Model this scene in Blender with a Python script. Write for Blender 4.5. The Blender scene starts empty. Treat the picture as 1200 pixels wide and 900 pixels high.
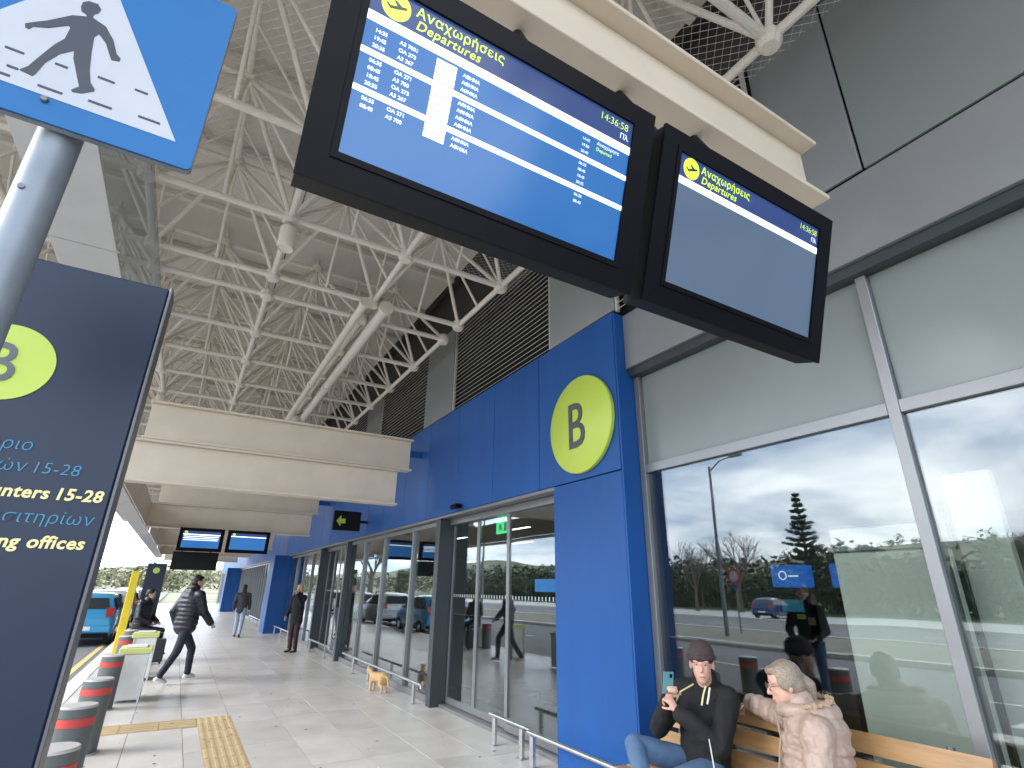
import bpy, bmesh, math, random
from mathutils import Vector, Matrix, Quaternion
random.seed(7)
R = math.radians
scene = bpy.context.scene
COL = scene.collection
V = Vector

# ------------------------------------------------------------------ camera
EYE = V((0.0, 0.0, 1.62))
cam_d = bpy.data.cameras.new('camera')
cam = bpy.data.objects.new('camera', cam_d)
COL.objects.link(cam)
F_PX = 620.45
cam_d.sensor_width = 36.0
cam_d.lens = F_PX / 1200.0 * 36.0
cam_d.clip_start = 0.05
cam_d.clip_end = 5000
def _axes():
    a = V((207 - 600, 685 - 450, F_PX)).normalized()      # camera-space direction of world +Y
    z = V((624 - 600, -1148 - 450, F_PX)).normalized()    # camera-space direction of world +Z
    x = a.cross(z).normalized()
    z = x.cross(a).normalized()
    return x, a, z
_x, _y, _z = _axes()
M = Matrix(((_x.x, -_x.y, -_x.z), (_y.x, -_y.y, -_y.z), (_z.x, -_z.y, -_z.z)))
cam.matrix_world = Matrix.Translation(EYE) @ M.to_4x4()
scene.camera = cam

# ------------------------------------------------------------------ world, sun, exposure
SUN_EL, SUN_AZ = R(34), R(-80)          # azimuth measured from +Y towards +X
sun_dir = V((math.sin(SUN_AZ) * math.cos(SUN_EL), math.cos(SUN_AZ) * math.cos(SUN_EL), math.sin(SUN_EL)))
world = bpy.data.worlds.new('World')
scene.world = world
world.use_nodes = True
wn = world.node_tree
wn.nodes.clear()
def wnode(t, **kw):
    n = wn.nodes.new(t)
    for k, v in kw.items():
        setattr(n, k, v)
    return n
sky = wnode('ShaderNodeTexSky', sky_type='NISHITA', sun_disc=False, sun_elevation=SUN_EL, sun_rotation=SUN_AZ,
            air_density=1.0, dust_density=1.5)
tc = wnode('ShaderNodeTexCoord')
sep = wnode('ShaderNodeSeparateXYZ')
wn.links.new(tc.outputs['Generated'], sep.inputs[0])
zc = wnode('ShaderNodeMath', operation='MAXIMUM'); zc.inputs[1].default_value = 0.0
wn.links.new(sep.outputs['Z'], zc.inputs[0])
za = wnode('ShaderNodeMath', operation='ADD'); za.inputs[1].default_value = 0.22
wn.links.new(zc.outputs[0], za.inputs[0])
dv = wnode('ShaderNodeVectorMath', operation='DIVIDE')
wn.links.new(tc.outputs['Generated'], dv.inputs[0]); wn.links.new(za.outputs[0], dv.inputs[1])
cl = wnode('ShaderNodeTexNoise'); cl.inputs['Scale'].default_value = 1.25; cl.inputs['Detail'].default_value = 7.0
cl.inputs['Roughness'].default_value = 0.55; cl.inputs['Distortion'].default_value = 0.4
wn.links.new(dv.outputs[0], cl.inputs['Vector'])
cr = wnode('ShaderNodeValToRGB')
cr.color_ramp.elements[0].position = 0.40; cr.color_ramp.elements[0].color = (0.30, 0.39, 0.54, 1)
cr.color_ramp.elements[1].position = 0.66; cr.color_ramp.elements[1].color = (1.0, 1.02, 1.06, 1)
wn.links.new(cl.outputs['Fac'], cr.inputs[0])
cs = wnode('ShaderNodeVectorMath', operation='SCALE'); cs.inputs['Scale'].default_value = 11.5
wn.links.new(cr.outputs[0], cs.inputs[0])
mx = wnode('ShaderNodeMix', data_type='RGBA'); mx.inputs['Factor'].default_value = 0.86
wn.links.new(sky.outputs[0], mx.inputs[6]); wn.links.new(cs.outputs[0], mx.inputs[7])
bg = wnode('ShaderNodeBackground'); bg.inputs['Strength'].default_value = 0.13
wn.links.new(mx.outputs[2], bg.inputs['Color'])
wo = wnode('ShaderNodeOutputWorld')
wn.links.new(bg.outputs[0], wo.inputs['Surface'])

sun_l = bpy.data.lights.new('sun', 'SUN')
sun_l.energy = 1.0; sun_l.angle = R(32); sun_l.color = (1.0, 0.95, 0.88)
sun = bpy.data.objects.new('sun', sun_l)
COL.objects.link(sun)
sun.rotation_euler = sun_dir.to_track_quat('Z', 'Y').to_euler()
sun.location = sun_dir * 50
scene.view_settings.view_transform = 'Standard'
scene.view_settings.look = 'None'
scene.view_settings.gamma = 1.0
scene.view_settings.use_curve_mapping = False
scene.view_settings.exposure = 2.08
scene.cycles.max_bounces = 10
scene.cycles.glossy_bounces = 5
scene.cycles.transparent_max_bounces = 24

# ------------------------------------------------------------------ materials
MATS = {}
def mat(name, col, rough=0.5, metal=0.0, var=0.0, scale=8.0, bump=0.0, bscale=None, emit=None, estr=0.0, spec=0.5, rand=0.0, stretch=None, coat=0.0):
    if name in MATS:
        return MATS[name]
    m = bpy.data.materials.new(name)
    m.use_nodes = True
    nt = m.node_tree
    b = nt.nodes['Principled BSDF']
    b.inputs['Roughness'].default_value = rough
    b.inputs['Metallic'].default_value = metal
    b.inputs['Specular IOR Level'].default_value = spec
    b.inputs['Coat Weight'].default_value = coat
    c = (col[0], col[1], col[2], 1)
    b.inputs['Base Color'].default_value = c
    if emit is not None:
        b.inputs['Emission Color'].default_value = (emit[0], emit[1], emit[2], 1)
        b.inputs['Emission Strength'].default_value = estr
    if var > 0 or bump > 0 or rand > 0:
        tcn = nt.nodes.new('ShaderNodeTexCoord')
        vec = tcn.outputs['Object']
        if stretch:
            mp = nt.nodes.new('ShaderNodeMapping'); mp.inputs['Scale'].default_value = stretch
            nt.links.new(vec, mp.inputs['Vector']); vec = mp.outputs[0]
        oi = nt.nodes.new('ShaderNodeObjectInfo')
        addv = nt.nodes.new('ShaderNodeVectorMath'); addv.operation = 'ADD'
        sc = nt.nodes.new('ShaderNodeMath'); sc.operation = 'MULTIPLY'; sc.inputs[1].default_value = 37.0
        nt.links.new(oi.outputs['Random'], sc.inputs[0])
        nt.links.new(vec, addv.inputs[0]); nt.links.new(sc.outputs[0], addv.inputs[1])
        vec = addv.outputs[0]
        if var > 0 or rand > 0:
            nz = nt.nodes.new('ShaderNodeTexNoise'); nz.inputs['Scale'].default_value = scale
            nz.inputs['Detail'].default_value = 6.0; nz.inputs['Roughness'].default_value = 0.6
            nt.links.new(vec, nz.inputs['Vector'])
            mr = nt.nodes.new('ShaderNodeMapRange')
            mr.inputs['From Min'].default_value = 0.3; mr.inputs['From Max'].default_value = 0.7
            mr.inputs['To Min'].default_value = 1 - var; mr.inputs['To Max'].default_value = 1 + var
            nt.links.new(nz.outputs['Fac'], mr.inputs['Value'])
            r2 = nt.nodes.new('ShaderNodeMapRange')
            r2.inputs['To Min'].default_value = 1 - rand; r2.inputs['To Max'].default_value = 1 + rand
            nt.links.new(oi.outputs['Random'], r2.inputs['Value'])
            mm = nt.nodes.new('ShaderNodeMath'); mm.operation = 'MULTIPLY'
            nt.links.new(mr.outputs[0], mm.inputs[0]); nt.links.new(r2.outputs[0], mm.inputs[1])
            sv = nt.nodes.new('ShaderNodeVectorMath'); sv.operation = 'SCALE'
            sv.inputs[0].default_value = col[:3]
            nt.links.new(mm.outputs[0], sv.inputs['Scale'])
            nt.links.new(sv.outputs[0], b.inputs['Base Color'])
            rr = nt.nodes.new('ShaderNodeMapRange')
            rr.inputs['To Min'].default_value = max(0.02, rough - 0.12 * min(1, var * 4)); rr.inputs['To Max'].default_value = min(1, rough + 0.12 * min(1, var * 4))
            nt.links.new(nz.outputs['Fac'], rr.inputs['Value'])
            nt.links.new(rr.outputs[0], b.inputs['Roughness'])
        if bump > 0:
            n2 = nt.nodes.new('ShaderNodeTexNoise'); n2.inputs['Scale'].default_value = bscale or scale * 4
            n2.inputs['Detail'].default_value = 4.0
            nt.links.new(vec, n2.inputs['Vector'])
            bp = nt.nodes.new('ShaderNodeBump'); bp.inputs['Strength'].default_value = bump; bp.inputs['Distance'].default_value = 0.01
            nt.links.new(n2.outputs['Fac'], bp.inputs['Height'])
            nt.links.new(bp.outputs[0], b.inputs['Normal'])
    MATS[name] = m
    return m

def glass_mat(name, tint=(0.62, 0.70, 0.68), r0=0.12, gcol=(0.93, 0.97, 1.0)):
    """clear tinted pane with a Schlick-type mirror reflection on each face"""
    m = bpy.data.materials.new(name); m.use_nodes = True
    nt = m.node_tree; nt.nodes.clear()
    lw = nt.nodes.new('ShaderNodeLayerWeight'); lw.inputs['Blend'].default_value = 0.5
    pw = nt.nodes.new('ShaderNodeMath'); pw.operation = 'POWER'; pw.inputs[1].default_value = 4.0
    mr = nt.nodes.new('ShaderNodeMapRange'); mr.inputs['To Min'].default_value = r0; mr.inputs['To Max'].default_value = 1.0
    tcg = nt.nodes.new('ShaderNodeTexCoord')
    ng = nt.nodes.new('ShaderNodeTexNoise'); ng.inputs['Scale'].default_value = 1.1; ng.inputs['Detail'].default_value = 1.5
    nt.links.new(tcg.outputs['Object'], ng.inputs['Vector'])
    bg_ = nt.nodes.new('ShaderNodeBump'); bg_.inputs['Strength'].default_value = 0.10; bg_.inputs['Distance'].default_value = 0.012
    nt.links.new(ng.outputs['Fac'], bg_.inputs['Height'])
    n3 = nt.nodes.new('ShaderNodeTexNoise'); n3.inputs['Scale'].default_value = 3.5; n3.inputs['Detail'].default_value = 5.0
    nt.links.new(tcg.outputs['Object'], n3.inputs['Vector'])
    rg = nt.nodes.new('ShaderNodeMapRange'); rg.inputs['From Min'].default_value = 0.45; rg.inputs['From Max'].default_value = 0.75
    rg.inputs['To Min'].default_value = 0.0; rg.inputs['To Max'].default_value = 0.035
    nt.links.new(n3.outputs['Fac'], rg.inputs['Value'])
    nt.links.new(lw.outputs['Facing'], pw.inputs[0]); nt.links.new(pw.outputs[0], mr.inputs['Value'])
    tr = nt.nodes.new('ShaderNodeBsdfTransparent'); tr.inputs['Color'].default_value = (*tint, 1)
    gl = nt.nodes.new('ShaderNodeBsdfGlossy'); gl.inputs['Roughness'].default_value = 0.0
    gl.inputs['Color'].default_value = (*gcol, 1)
    nt.links.new(bg_.outputs[0], gl.inputs['Normal']); nt.links.new(rg.outputs[0], gl.inputs['Roughness'])
    mix = nt.nodes.new('ShaderNodeMixShader')
    out = nt.nodes.new('ShaderNodeOutputMaterial')
    nt.links.new(mr.outputs[0], mix.inputs[0]); nt.links.new(tr.outputs[0], mix.inputs[1]); nt.links.new(gl.outputs[0], mix.inputs[2])
    nt.links.new(mix.outputs[0], out.inputs[0])
    return m

BLUE = mat('blue_cladding', (0.009, 0.078, 0.285), 0.42, 0.0, var=0.10, scale=2.2, rand=0.06, bump=0.06, bscale=2.0, spec=0.32, stretch=(1, 1.5, 0.22))
GREYP = mat('grey_cladding', (0.27, 0.28, 0.285), 0.45, 0.2, var=0.05, scale=1.5, rand=0.05)
GREYD = mat('dark_grey_cladding', (0.27, 0.283, 0.292), 0.42, 0.3, var=0.06, scale=1.5)
SPAND = mat('spandrel_metal', (0.25, 0.258, 0.265), 0.42, 0.3, var=0.05, scale=1.5)
FROST = mat('grey_green_panel', (0.20, 0.222, 0.213), 0.22, 0.0, var=0.06, scale=0.8)
ALU = mat('anodised_frame', (0.25, 0.255, 0.26), 0.38, 0.6, var=0.05, scale=3)
POSTM = mat('charcoal_post', (0.045, 0.055, 0.06), 0.35, 0.2, var=0.08, scale=2)
SLATM = mat('louvre_slat', (0.50, 0.48, 0.45), 0.5, 0.0, var=0.08, scale=3)
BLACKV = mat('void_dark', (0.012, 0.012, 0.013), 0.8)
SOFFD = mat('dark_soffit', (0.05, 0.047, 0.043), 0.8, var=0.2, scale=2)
GLASS = glass_mat('window_glass', (0.76, 0.80, 0.78), 0.105)
GLASSC = glass_mat('clear_glass', (0.8, 0.86, 0.84), 0.04)
GLASSG = glass_mat('grey_roof_glass', (0.78, 0.80, 0.81), 0.01)
CREAM = mat('cream_steel', (0.70, 0.60, 0.475), 0.42, 0.0, var=0.06, scale=1.8, bump=0.03, bscale=6)
WSTEEL = mat('white_tube_steel', (0.76, 0.70, 0.61), 0.5, 0.0, var=0.12, scale=4)
CEIL = mat('roof_sheet', (0.66, 0.61, 0.54), 0.6, 0.0, var=0.12, scale=1.4, rand=0.06, stretch=(1, 0.25, 1))
CEILD = mat('roof_void', (0.10, 0.095, 0.09), 0.9)
TILE = mat('stone_tile', (0.55, 0.525, 0.49), 0.32, 0.0, var=0.13, scale=2.2, rand=0.06, bump=0.04, bscale=60)
GROUT = mat('grout', (0.15, 0.145, 0.135), 0.9, var=0.15, scale=5)
TACT = mat('tactile_yellow', (0.47, 0.36, 0.205), 0.6, var=0.10, scale=6, rand=0.06)
KERB = mat('kerb_stone', (0.62, 0.59, 0.53), 0.6, var=0.1, scale=5, rand=0.06)
ASPH = mat('asphalt', (0.15, 0.15, 0.152), 0.8, var=0.2, scale=2.5, bump=0.3, bscale=90)
PAINT = mat('road_paint', (0.72, 0.71, 0.66), 0.6, var=0.12, scale=9)
YPAINT = mat('yellow_road_paint', (0.66, 0.50, 0.20), 0.6, var=0.15, scale=9)
GRASS = mat('grass_ground', (0.075, 0.115, 0.035), 0.9, var=0.35, scale=1.2, bump=0.4, bscale=12)
EARTH = mat('hill_ground', (0.17, 0.165, 0.095), 0.95, var=0.4, scale=0.05)
CONC = mat('concrete', (0.50, 0.49, 0.47), 0.8, var=0.12, scale=3)
BLACKP = mat('black_housing', (0.0022, 0.0025, 0.004), 0.48, 0.0, var=0.1, scale=4, spec=0.12)
DGREY = mat('dark_metal_box', (0.0075, 0.0075, 0.008), 0.5, 0.0, var=0.1, scale=4, spec=0.2)
NAVY = mat('navy_totem', (0.015, 0.024, 0.050), 0.34, 0.0, var=0.08, scale=1.5, spec=0.35)
TOTEDGE = mat('totem_edge', (0.13, 0.13, 0.135), 0.4, 0.5)
LIME = mat('lime_disc', (0.50, 0.63, 0.085), 0.42, var=0.03, scale=3)
BGREY = mat('letter_grey', (0.085, 0.092, 0.095), 0.35, 0.35, var=0.35, scale=6)
YTXT = mat('cream_lettering', (0.85, 0.74, 0.33), 0.5)
BTXT = mat('teal_lettering', (0.045, 0.25, 0.42), 0.5)
SIGNB = mat('sign_blue', (0.008, 0.118, 0.32), 0.42, var=0.06, scale=5, spec=0.3)
SIGNW = mat('sign_white', (0.43, 0.44, 0.47), 0.4, var=0.04, scale=6)
SIGNK = mat('sign_black', (0.03, 0.035, 0.05), 0.5, var=0.15, scale=20)
GALV = mat('galvanised_pole', (0.20, 0.225, 0.255), 0.50, 0.25, var=0.14, scale=12)
STEEL = mat('brushed_steel', (0.58, 0.58, 0.57), 0.28, 0.9, var=0.06, scale=10)
BOLT = mat('bolt_metal', (0.16, 0.17, 0.18), 0.5, 0.7)
SCRN = mat('screen_blue', (0.005, 0.012, 0.03), 0.16, emit=(0.010, 0.055, 0.160), estr=0.75, spec=0.32)
SCRG = mat('screen_faded_blue', (0.02, 0.03, 0.05), 0.14, spec=0.35, emit=(0.040, 0.060, 0.092), estr=0.55)
SCRH = mat('screen_header_blue', (0.01, 0.015, 0.04), 0.16, spec=0.32, emit=(0.010, 0.020, 0.065), estr=0.75)
SCRW = mat('screen_white', (0.5, 0.5, 0.5), 0.3, emit=(0.90, 0.97, 1.0), estr=0.38)
SCRT = mat('screen_text', (0.4, 0.4, 0.4), 0.3, emit=(0.62, 0.80, 1.0), estr=0.30)
SCRL = mat('screen_lime', (0.3, 0.4, 0.05), 0.3, emit=(0.58, 0.86, 0.03), estr=0.27)
SCRK = mat('screen_icon_dark', (0.02, 0.03, 0.02), 0.3)
BOLL = mat('bollard_grey', (0.12, 0.135, 0.135), 0.5, 0.1, var=0.1, scale=8)
BOLLT = mat('bollard_top', (0.52, 0.52, 0.50), 0.45, 0.3)
REDB = mat('red_band', (0.62, 0.07, 0.06), 0.5)
WOOD = mat('varnished_wood', (0.37, 0.21, 0.085), 0.40, var=0.22, scale=5, stretch=(6, 0.7, 6), rand=0.12, bump=0.06, bscale=20)
LAMPW = mat('lamp_tube_light', (0.8, 0.8, 0.8), 0.5, emit=(1.0, 0.98, 0.93), estr=2.2)
INTF = mat('interior_floor', (0.16, 0.165, 0.17), 0.25, var=0.08, scale=2)
INTW = mat('interior_wall', (0.15, 0.15, 0.145), 0.7, var=0.1, scale=1)
INTP = mat('interior_pale', (0.76, 0.755, 0.70), 0.6, var=0.04, scale=1)
GREEN_E = mat('exit_green', (0.02, 0.35, 0.12), 0.5, emit=(0.03, 0.55, 0.18), estr=0.7)
YPOST = mat('yellow_panel', (0.80, 0.60, 0.02), 0.5, var=0.05, scale=4)
LIMEY = mat('pale_lime_metal', (0.62, 0.64, 0.22), 0.5, var=0.06, scale=5)
BINW = mat('white_bin', (0.70, 0.70, 0.66), 0.5, var=0.06, scale=5)
TYRE = mat('rubber', (0.018, 0.018, 0.018), 0.8)
BARK = mat('bark', (0.13, 0.10, 0.075), 0.9, var=0.3, scale=6)
LEAF = mat('leaf_green', (0.055, 0.085, 0.028), 0.7, var=0.3, scale=0.5)
LEAFD = mat('leaf_dark', (0.048, 0.070, 0.036), 0.75, var=0.3, scale=0.5)
LEAFO = mat('leaf_olive', (0.10, 0.10, 0.045), 0.75, var=0.35, scale=0.4)

# ------------------------------------------------------------------ helpers
def frame_for(d):
    d = d.normalized()
    a = V((0, 0, 1)) if abs(d.z) < 0.9 else V((1, 0, 0))
    u = d.cross(a).normalized()
    return u, d.cross(u).normalized()

class MB:
    def __init__(s):
        s.v = []; s.f = []
    def add(s, vs, fs):
        o = len(s.v)
        s.v += [tuple(p) for p in vs]
        s.f += [tuple(i + o for i in f) for f in fs]
        return s
    def box(s, x0, x1, y0, y1, z0, z1):
        return s.add([(x0, y0, z0), (x1, y0, z0), (x1, y1, z0), (x0, y1, z0), (x0, y0, z1), (x1, y0, z1), (x1, y1, z1), (x0, y1, z1)],
                     [(0, 3, 2, 1), (4, 5, 6, 7), (0, 1, 5, 4), (1, 2, 6, 5), (2, 3, 7, 6), (3, 0, 4, 7)])
    def bbox(s, x0, x1, y0, y1, z0, z1, c=0.004):
        """box with chamfered edges"""
        bm = bmesh.new()
        bmesh.ops.create_cube(bm, size=1)
        for q in bm.verts:
            q.co = V(((x0 + x1) / 2 + q.co.x * (x1 - x0), (y0 + y1) / 2 + q.co.y * (y1 - y0), (z0 + z1) / 2 + q.co.z * (z1 - z0)))
        bmesh.ops.bevel(bm, geom=list(bm.edges), offset=c, segments=1, affect='EDGES')
        bm.verts.index_update()
        s.add([q.co for q in bm.verts], [tuple(q.index for q in f.verts) for f in bm.faces])
        bm.free(); return s
    def obox(s, c, ax, ay, az, hx, hy, hz):
        vs = []
        for k in (-1, 1):
            for (i, j) in ((-1, -1), (1, -1), (1, 1), (-1, 1)):
                vs.append(V(c) + ax * (i * hx) + ay * (j * hy) + az * (k * hz))
        return s.add(vs, [(0, 3, 2, 1), (4, 5, 6, 7), (0, 1, 5, 4), (1, 2, 6, 5), (2, 3, 7, 6), (3, 0, 4, 7)])
    def tube(s, p, q, r, r2=None, n=10, cap=True):
        p = V(p); q = V(q); r2 = r if r2 is None else r2
        u, w = frame_for(q - p)
        vs = []
        for (c, rr) in ((p, r), (q, r2)):
            for i in range(n):
                a = 2 * math.pi * i / n
                vs.append(c + u * math.cos(a) * rr + w * math.sin(a) * rr)
        fs = [(i, (i + 1) % n, n + (i + 1) % n, n + i) for i in range(n)]
        if cap:
            fs += [tuple(range(n - 1, -1, -1)), tuple(range(n, 2 * n))]
        return s.add(vs, fs)
    def path(s, pts, r, n=8):
        pts = [V(p) for p in pts]
        rings = []
        prev = None
        for i, p in enumerate(pts):
            d = (pts[min(i + 1, len(pts) - 1)] - pts[max(i - 1, 0)]).normalized()
            if prev is None:
                u, w = frame_for(d)
            else:
                u = (prev - d * prev.dot(d)).normalized(); w = d.cross(u)
            prev = u
            rr = r[i] if isinstance(r, (list, tuple)) else r
            rings.append([p + u * math.cos(2 * math.pi * k / n) * rr + w * math.sin(2 * math.pi * k / n) * rr for k in range(n)])
        vs = [q for g in rings for q in g]
        fs = []
        for i in range(len(pts) - 1):
            for k in range(n):
                fs.append((i * n + k, i * n + (k + 1) % n, (i + 1) * n + (k + 1) % n, (i + 1) * n + k))
        fs += [tuple(range(n - 1, -1, -1)), tuple(range((len(pts) - 1) * n, len(pts) * n))]
        return s.add(vs, fs)
    def lathe(s, c, prof, n=24, axis='z'):
        """prof: list of (r, h); r=0 closes"""
        c = V(c); vs = []; fs = []; rings = []
        for (r, h) in prof:
            if r <= 1e-6:
                rings.append([len(vs)]); vs.append(c + V((0, 0, h)))
            else:
                rings.append(list(range(len(vs), len(vs) + n)))
                for i in range(n):
                    a = 2 * math.pi * i / n
                    vs.append(c + V((math.cos(a) * r, math.sin(a) * r, h)))
        for a, b in zip(rings[:-1], rings[1:]):
            for i in range(n):
                j = (i + 1) % n
                if len(a) == 1 and len(b) == 1: continue
                if len(a) == 1: fs.append((a[0], b[j], b[i]))
                elif len(b) == 1: fs.append((a[i], a[j], b[0]))
                else: fs.append((a[i], a[j], b[j], b[i]))
        if axis == 'x':
            vs = [V((c.x + (q.z - c.z), c.y + (q.x - c.x), c.z + (q.y - c.y))) for q in vs]
        if axis == 'y':
            vs = [V((c.x + (q.y - c.y), c.y + (q.z - c.z), c.z + (q.x - c.x))) for q in vs]
        return s.add(vs, fs)
    def prism(s, pts, org, u, v, n0, n1):
        """2-D outline pts extruded along u x v between offsets n0..n1"""
        org = V(org); nn = u.cross(v).normalized(); k = len(pts)
        vs = [org + u * p[0] + v * p[1] + nn * n0 for p in pts] + [org + u * p[0] + v * p[1] + nn * n1 for p in pts]
        fs = [(i, (i + 1) % k, k + (i + 1) % k, k + i) for i in range(k)]
        fs += [tuple(range(k - 1, -1, -1)), tuple(range(k, 2 * k))]
        return s.add(vs, fs)
    def build(s, name, m, parent=None, smooth=False, kind=None):
        me = bpy.data.meshes.new(name)
        me.from_pydata(s.v, [], s.f)
        me.materials.append(m)
        if smooth:
            for p in me.polygons: p.use_smooth = True
            try: me.set_sharp_from_angle(angle=R(40))
            except Exception: pass
        o = bpy.data.objects.new(name, me)
        COL.objects.link(o)
        if parent is not None: o.parent = parent
        if kind: o['kind'] = kind
        return o

def tag(o, label, cat, group=None):
    o['label'] = label; o['category'] = cat
    if group: o['group'] = group
    return o
def thing(name, label, cat, group=None, loc=(0, 0, 0), rz=0.0):
    o = bpy.data.objects.new(name, None); COL.objects.link(o)
    o.location = loc; o.rotation_euler = (0, 0, rz); o.empty_display_size = 0.2
    return tag(o, label, cat, group)
def share(src, name, parent, loc=None, mw=None):
    o = bpy.data.objects.new(name, src.data if hasattr(src, 'data') else src); COL.objects.link(o)
    o.parent = parent
    if loc is not None: o.location = loc
    if mw is not None: o.matrix_local = mw
    return o
def copy_tree(o, parent=None):
    c = o.copy(); COL.objects.link(c)
    if parent is not None: c.parent = parent
    for ch in list(o.children): copy_tree(ch, c)
    return c
def struct(o):
    o['kind'] = 'structure'; return o

def text_mesh(body, size, m, name, parent, org, u, v, depth=0.002, align='LEFT', shear=0.0, offset=0.0, space=1.0):
    cu = bpy.data.curves.new(name, 'FONT')
    cu.body = body; cu.size = size; cu.extrude = depth; cu.align_x = align; cu.shear = shear; cu.offset = offset
    cu.space_character = space; cu.resolution_u = 3
    to = bpy.data.objects.new(name, cu); COL.objects.link(to)
    dg = bpy.context.evaluated_depsgraph_get(); dg.update()
    me = bpy.data.meshes.new_from_object(to.evaluated_get(dg))
    bpy.data.objects.remove(to); bpy.data.curves.remove(cu)
    me.materials.clear(); me.materials.append(m); me.name = name
    o = bpy.data.objects.new(name, me); COL.objects.link(o)
    nn = u.cross(v)
    o.parent = parent
    o.matrix_local = Matrix(((u.x, v.x, nn.x, org[0]), (u.y, v.y, nn.y, org[1]), (u.z, v.z, nn.z, org[2]), (0, 0, 0, 1)))
    return o

UX, UY, UZ = V((1, 0, 0)), V((0, 1, 0)), V((0, 0, 1))
_cyl = MB().lathe((0, 0, 0), [(1, 0), (1, 1)], n=10)
CYL = bpy.data.meshes.new('tube_unit')
CYL.from_pydata(_cyl.v, [], _cyl.f)
for _p in CYL.polygons: _p.use_smooth = True
CYL.materials.append(WSTEEL)
def strut(name, parent, p, q, r):
    p = V(p); q = V(q); d = q - p
    rot = d.to_track_quat('Z', 'Y').to_matrix().to_4x4()
    o = bpy.data.objects.new(name, CYL); COL.objects.link(o); o.parent = parent
    o.matrix_local = Matrix.Translation(p) @ rot @ Matrix.Diagonal((r, r, d.length, 1))
    return o

# ================================================================== SETTING
ground = struct(MB().add([(-2500, -2500, -0.30), (2500, -2500, -0.30), (2500, 2500, -0.30), (-2500, 2500, -0.30)], [(0, 1, 2, 3)]).build('ground', EARTH))
road = struct(MB().add([(-9.5, -60, -0.13), (-1.3, -60, -0.13), (-1.3, 160, -0.13), (-9.5, 160, -0.13)], [(0, 1, 2, 3)]).build('road', ASPH))
for i, y in enumerate(range(-40, 120, 6)):
    MB().box(-5.45, -5.33, y, y + 3, -0.127, -0.124).build('lane_dash', PAINT, road)
MB().box(-1.62, -1.50, -30, 120, -0.127, -0.1235).build('edge_line', YPAINT, road)
for k in range(7):
    MB().box(-9.2 + k * 1.1, -8.7 + k * 1.1, 1.2, 4.0, -0.127, -0.1235).build('crossing_bar', PAINT, road)
verge = struct(MB().box(-16, -9.7, -60, 160, -0.30, -0.02).build('verge', mat('gravel_verge', (0.20, 0.19, 0.145), 0.95, var=0.3, scale=1.6, bump=0.3, bscale=30)))
road2 = struct(MB().add([(-27, -60, -0.14), (-16.2, -60, -0.14), (-16.2, 160, -0.14), (-27, 160, -0.14)], [(0, 1, 2, 3)]).build('road', ASPH))
for y in range(-20, 110, 6):
    MB().box(-21.6, -21.45, y, y + 3, -0.137, -0.133).build('lane_dash', PAINT, road2)
lot = struct(MB().add([(-42, -60, -0.16), (-27.4, -60, -0.16), (-27.4, 160, -0.16), (-42, 160, -0.16)], [(0, 1, 2, 3)]).build('parking_lot', CONC))
meadow = struct(MB().add([(-75, -80, -0.2), (-42.3, -80, -0.2), (-42.3, 200, -0.2), (-75, 200, -0.2)], [(0, 1, 2, 3)]).build('meadow', GRASS))

# kerbs: one stone after the other
def kerb_run(x0, x1, y0, y1, zt, step, name='kerb'):
    k = thing(name, 'x', 'kerb')
    del k['label']; del k['category']; k['kind'] = 'structure'
    src = None
    y = y0
    while y < y1:
        if src is None:
            src = MB().bbox(x0, x1, 0.004, step - 0.004, -0.25, zt, 0.012).build('kerb_stone', KERB, k); src.location.y = y
        else:
            share(src, 'kerb_stone', k, (0, y, 0))
        y += step
    return k
kerb_run(-1.30, -1.06, -4, 62, 0.003, 1.0)
kerb_run(-9.72, -9.48, -6, 70, 0.02, 2.0)
kerb_run(-16.25, -15.98, -6, 80, 0.02, 2.0)
kerb_run(-27.45, -26.98, -6, 80, 0.02, 3.0)

# pavement with stone tiles
pav = struct(MB().box(-1.058, 3.9, -8, 62, -0.25, -0.012).build('pavement', GROUT))
TW, TL = 0.545, 1.18
tile_src = {}
def tile(x0, x1, y0, y1):
    key = (round(x1 - x0, 3), round(y1 - y0, 3))
    if key not in tile_src:
        o = MB().box(0.003, key[0] - 0.003, 0.003, key[1] - 0.003, -0.0115, 0.0).build('tile', TILE, pav)
        o.location = (x0, y0, 0); tile_src[key] = o
    else:
        share(tile_src[key], 'tile', pav, (x0, y0, random.uniform(-0.0009, 0.0009)))
far_tiles = MB()
cols = [(-1.055, -0.695)] + [(-0.695 + TW * i, -0.695 + TW * (i + 1)) for i in range(8)]
for ci, (a, b) in enumerate(cols):
    y = -1.0 - random.random() * TL
    while y < 60:
        y1 = y + TL
        segs = [(a, b, y, y1)]
        xa, xb = a, b
        if ci == len(cols) - 1: xb = min(b, 3.66)
        ya = y
        # tactile strips interrupt the tiles
        if 0.39 < a < 0.5 and y < 8.98:       # column of the long strip
            if y1 > 8.98:
                ya = 8.98; 
            else:
                y = y1; continue
        if a < 0.39 and ya < 8.98 and y1 > 8.46:
            if ya < 8.40: tile(xa, xb, ya, 8.46)
            if y1 > 9.05: tile(xa, xb, 8.98, y1)
            y = y1; continue
        if y < 34: tile(xa, xb, ya, y1)
        else: far_tiles.box(xa + .003, xb - .003, ya + .003, y1 - .003, -0.0115, 0.0)
        y = y1
far_tiles.build('far_tiles', TILE, pav, kind='stuff')
# filler tiles either side of the long tactile strip
for y in [i * 1.18 - 1.0 for i in range(9)]:
    y1 = min(y + 1.18, 8.46)
    if y1 - y > 0.1:
        tile(0.395, 0.565, y, y1)
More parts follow.
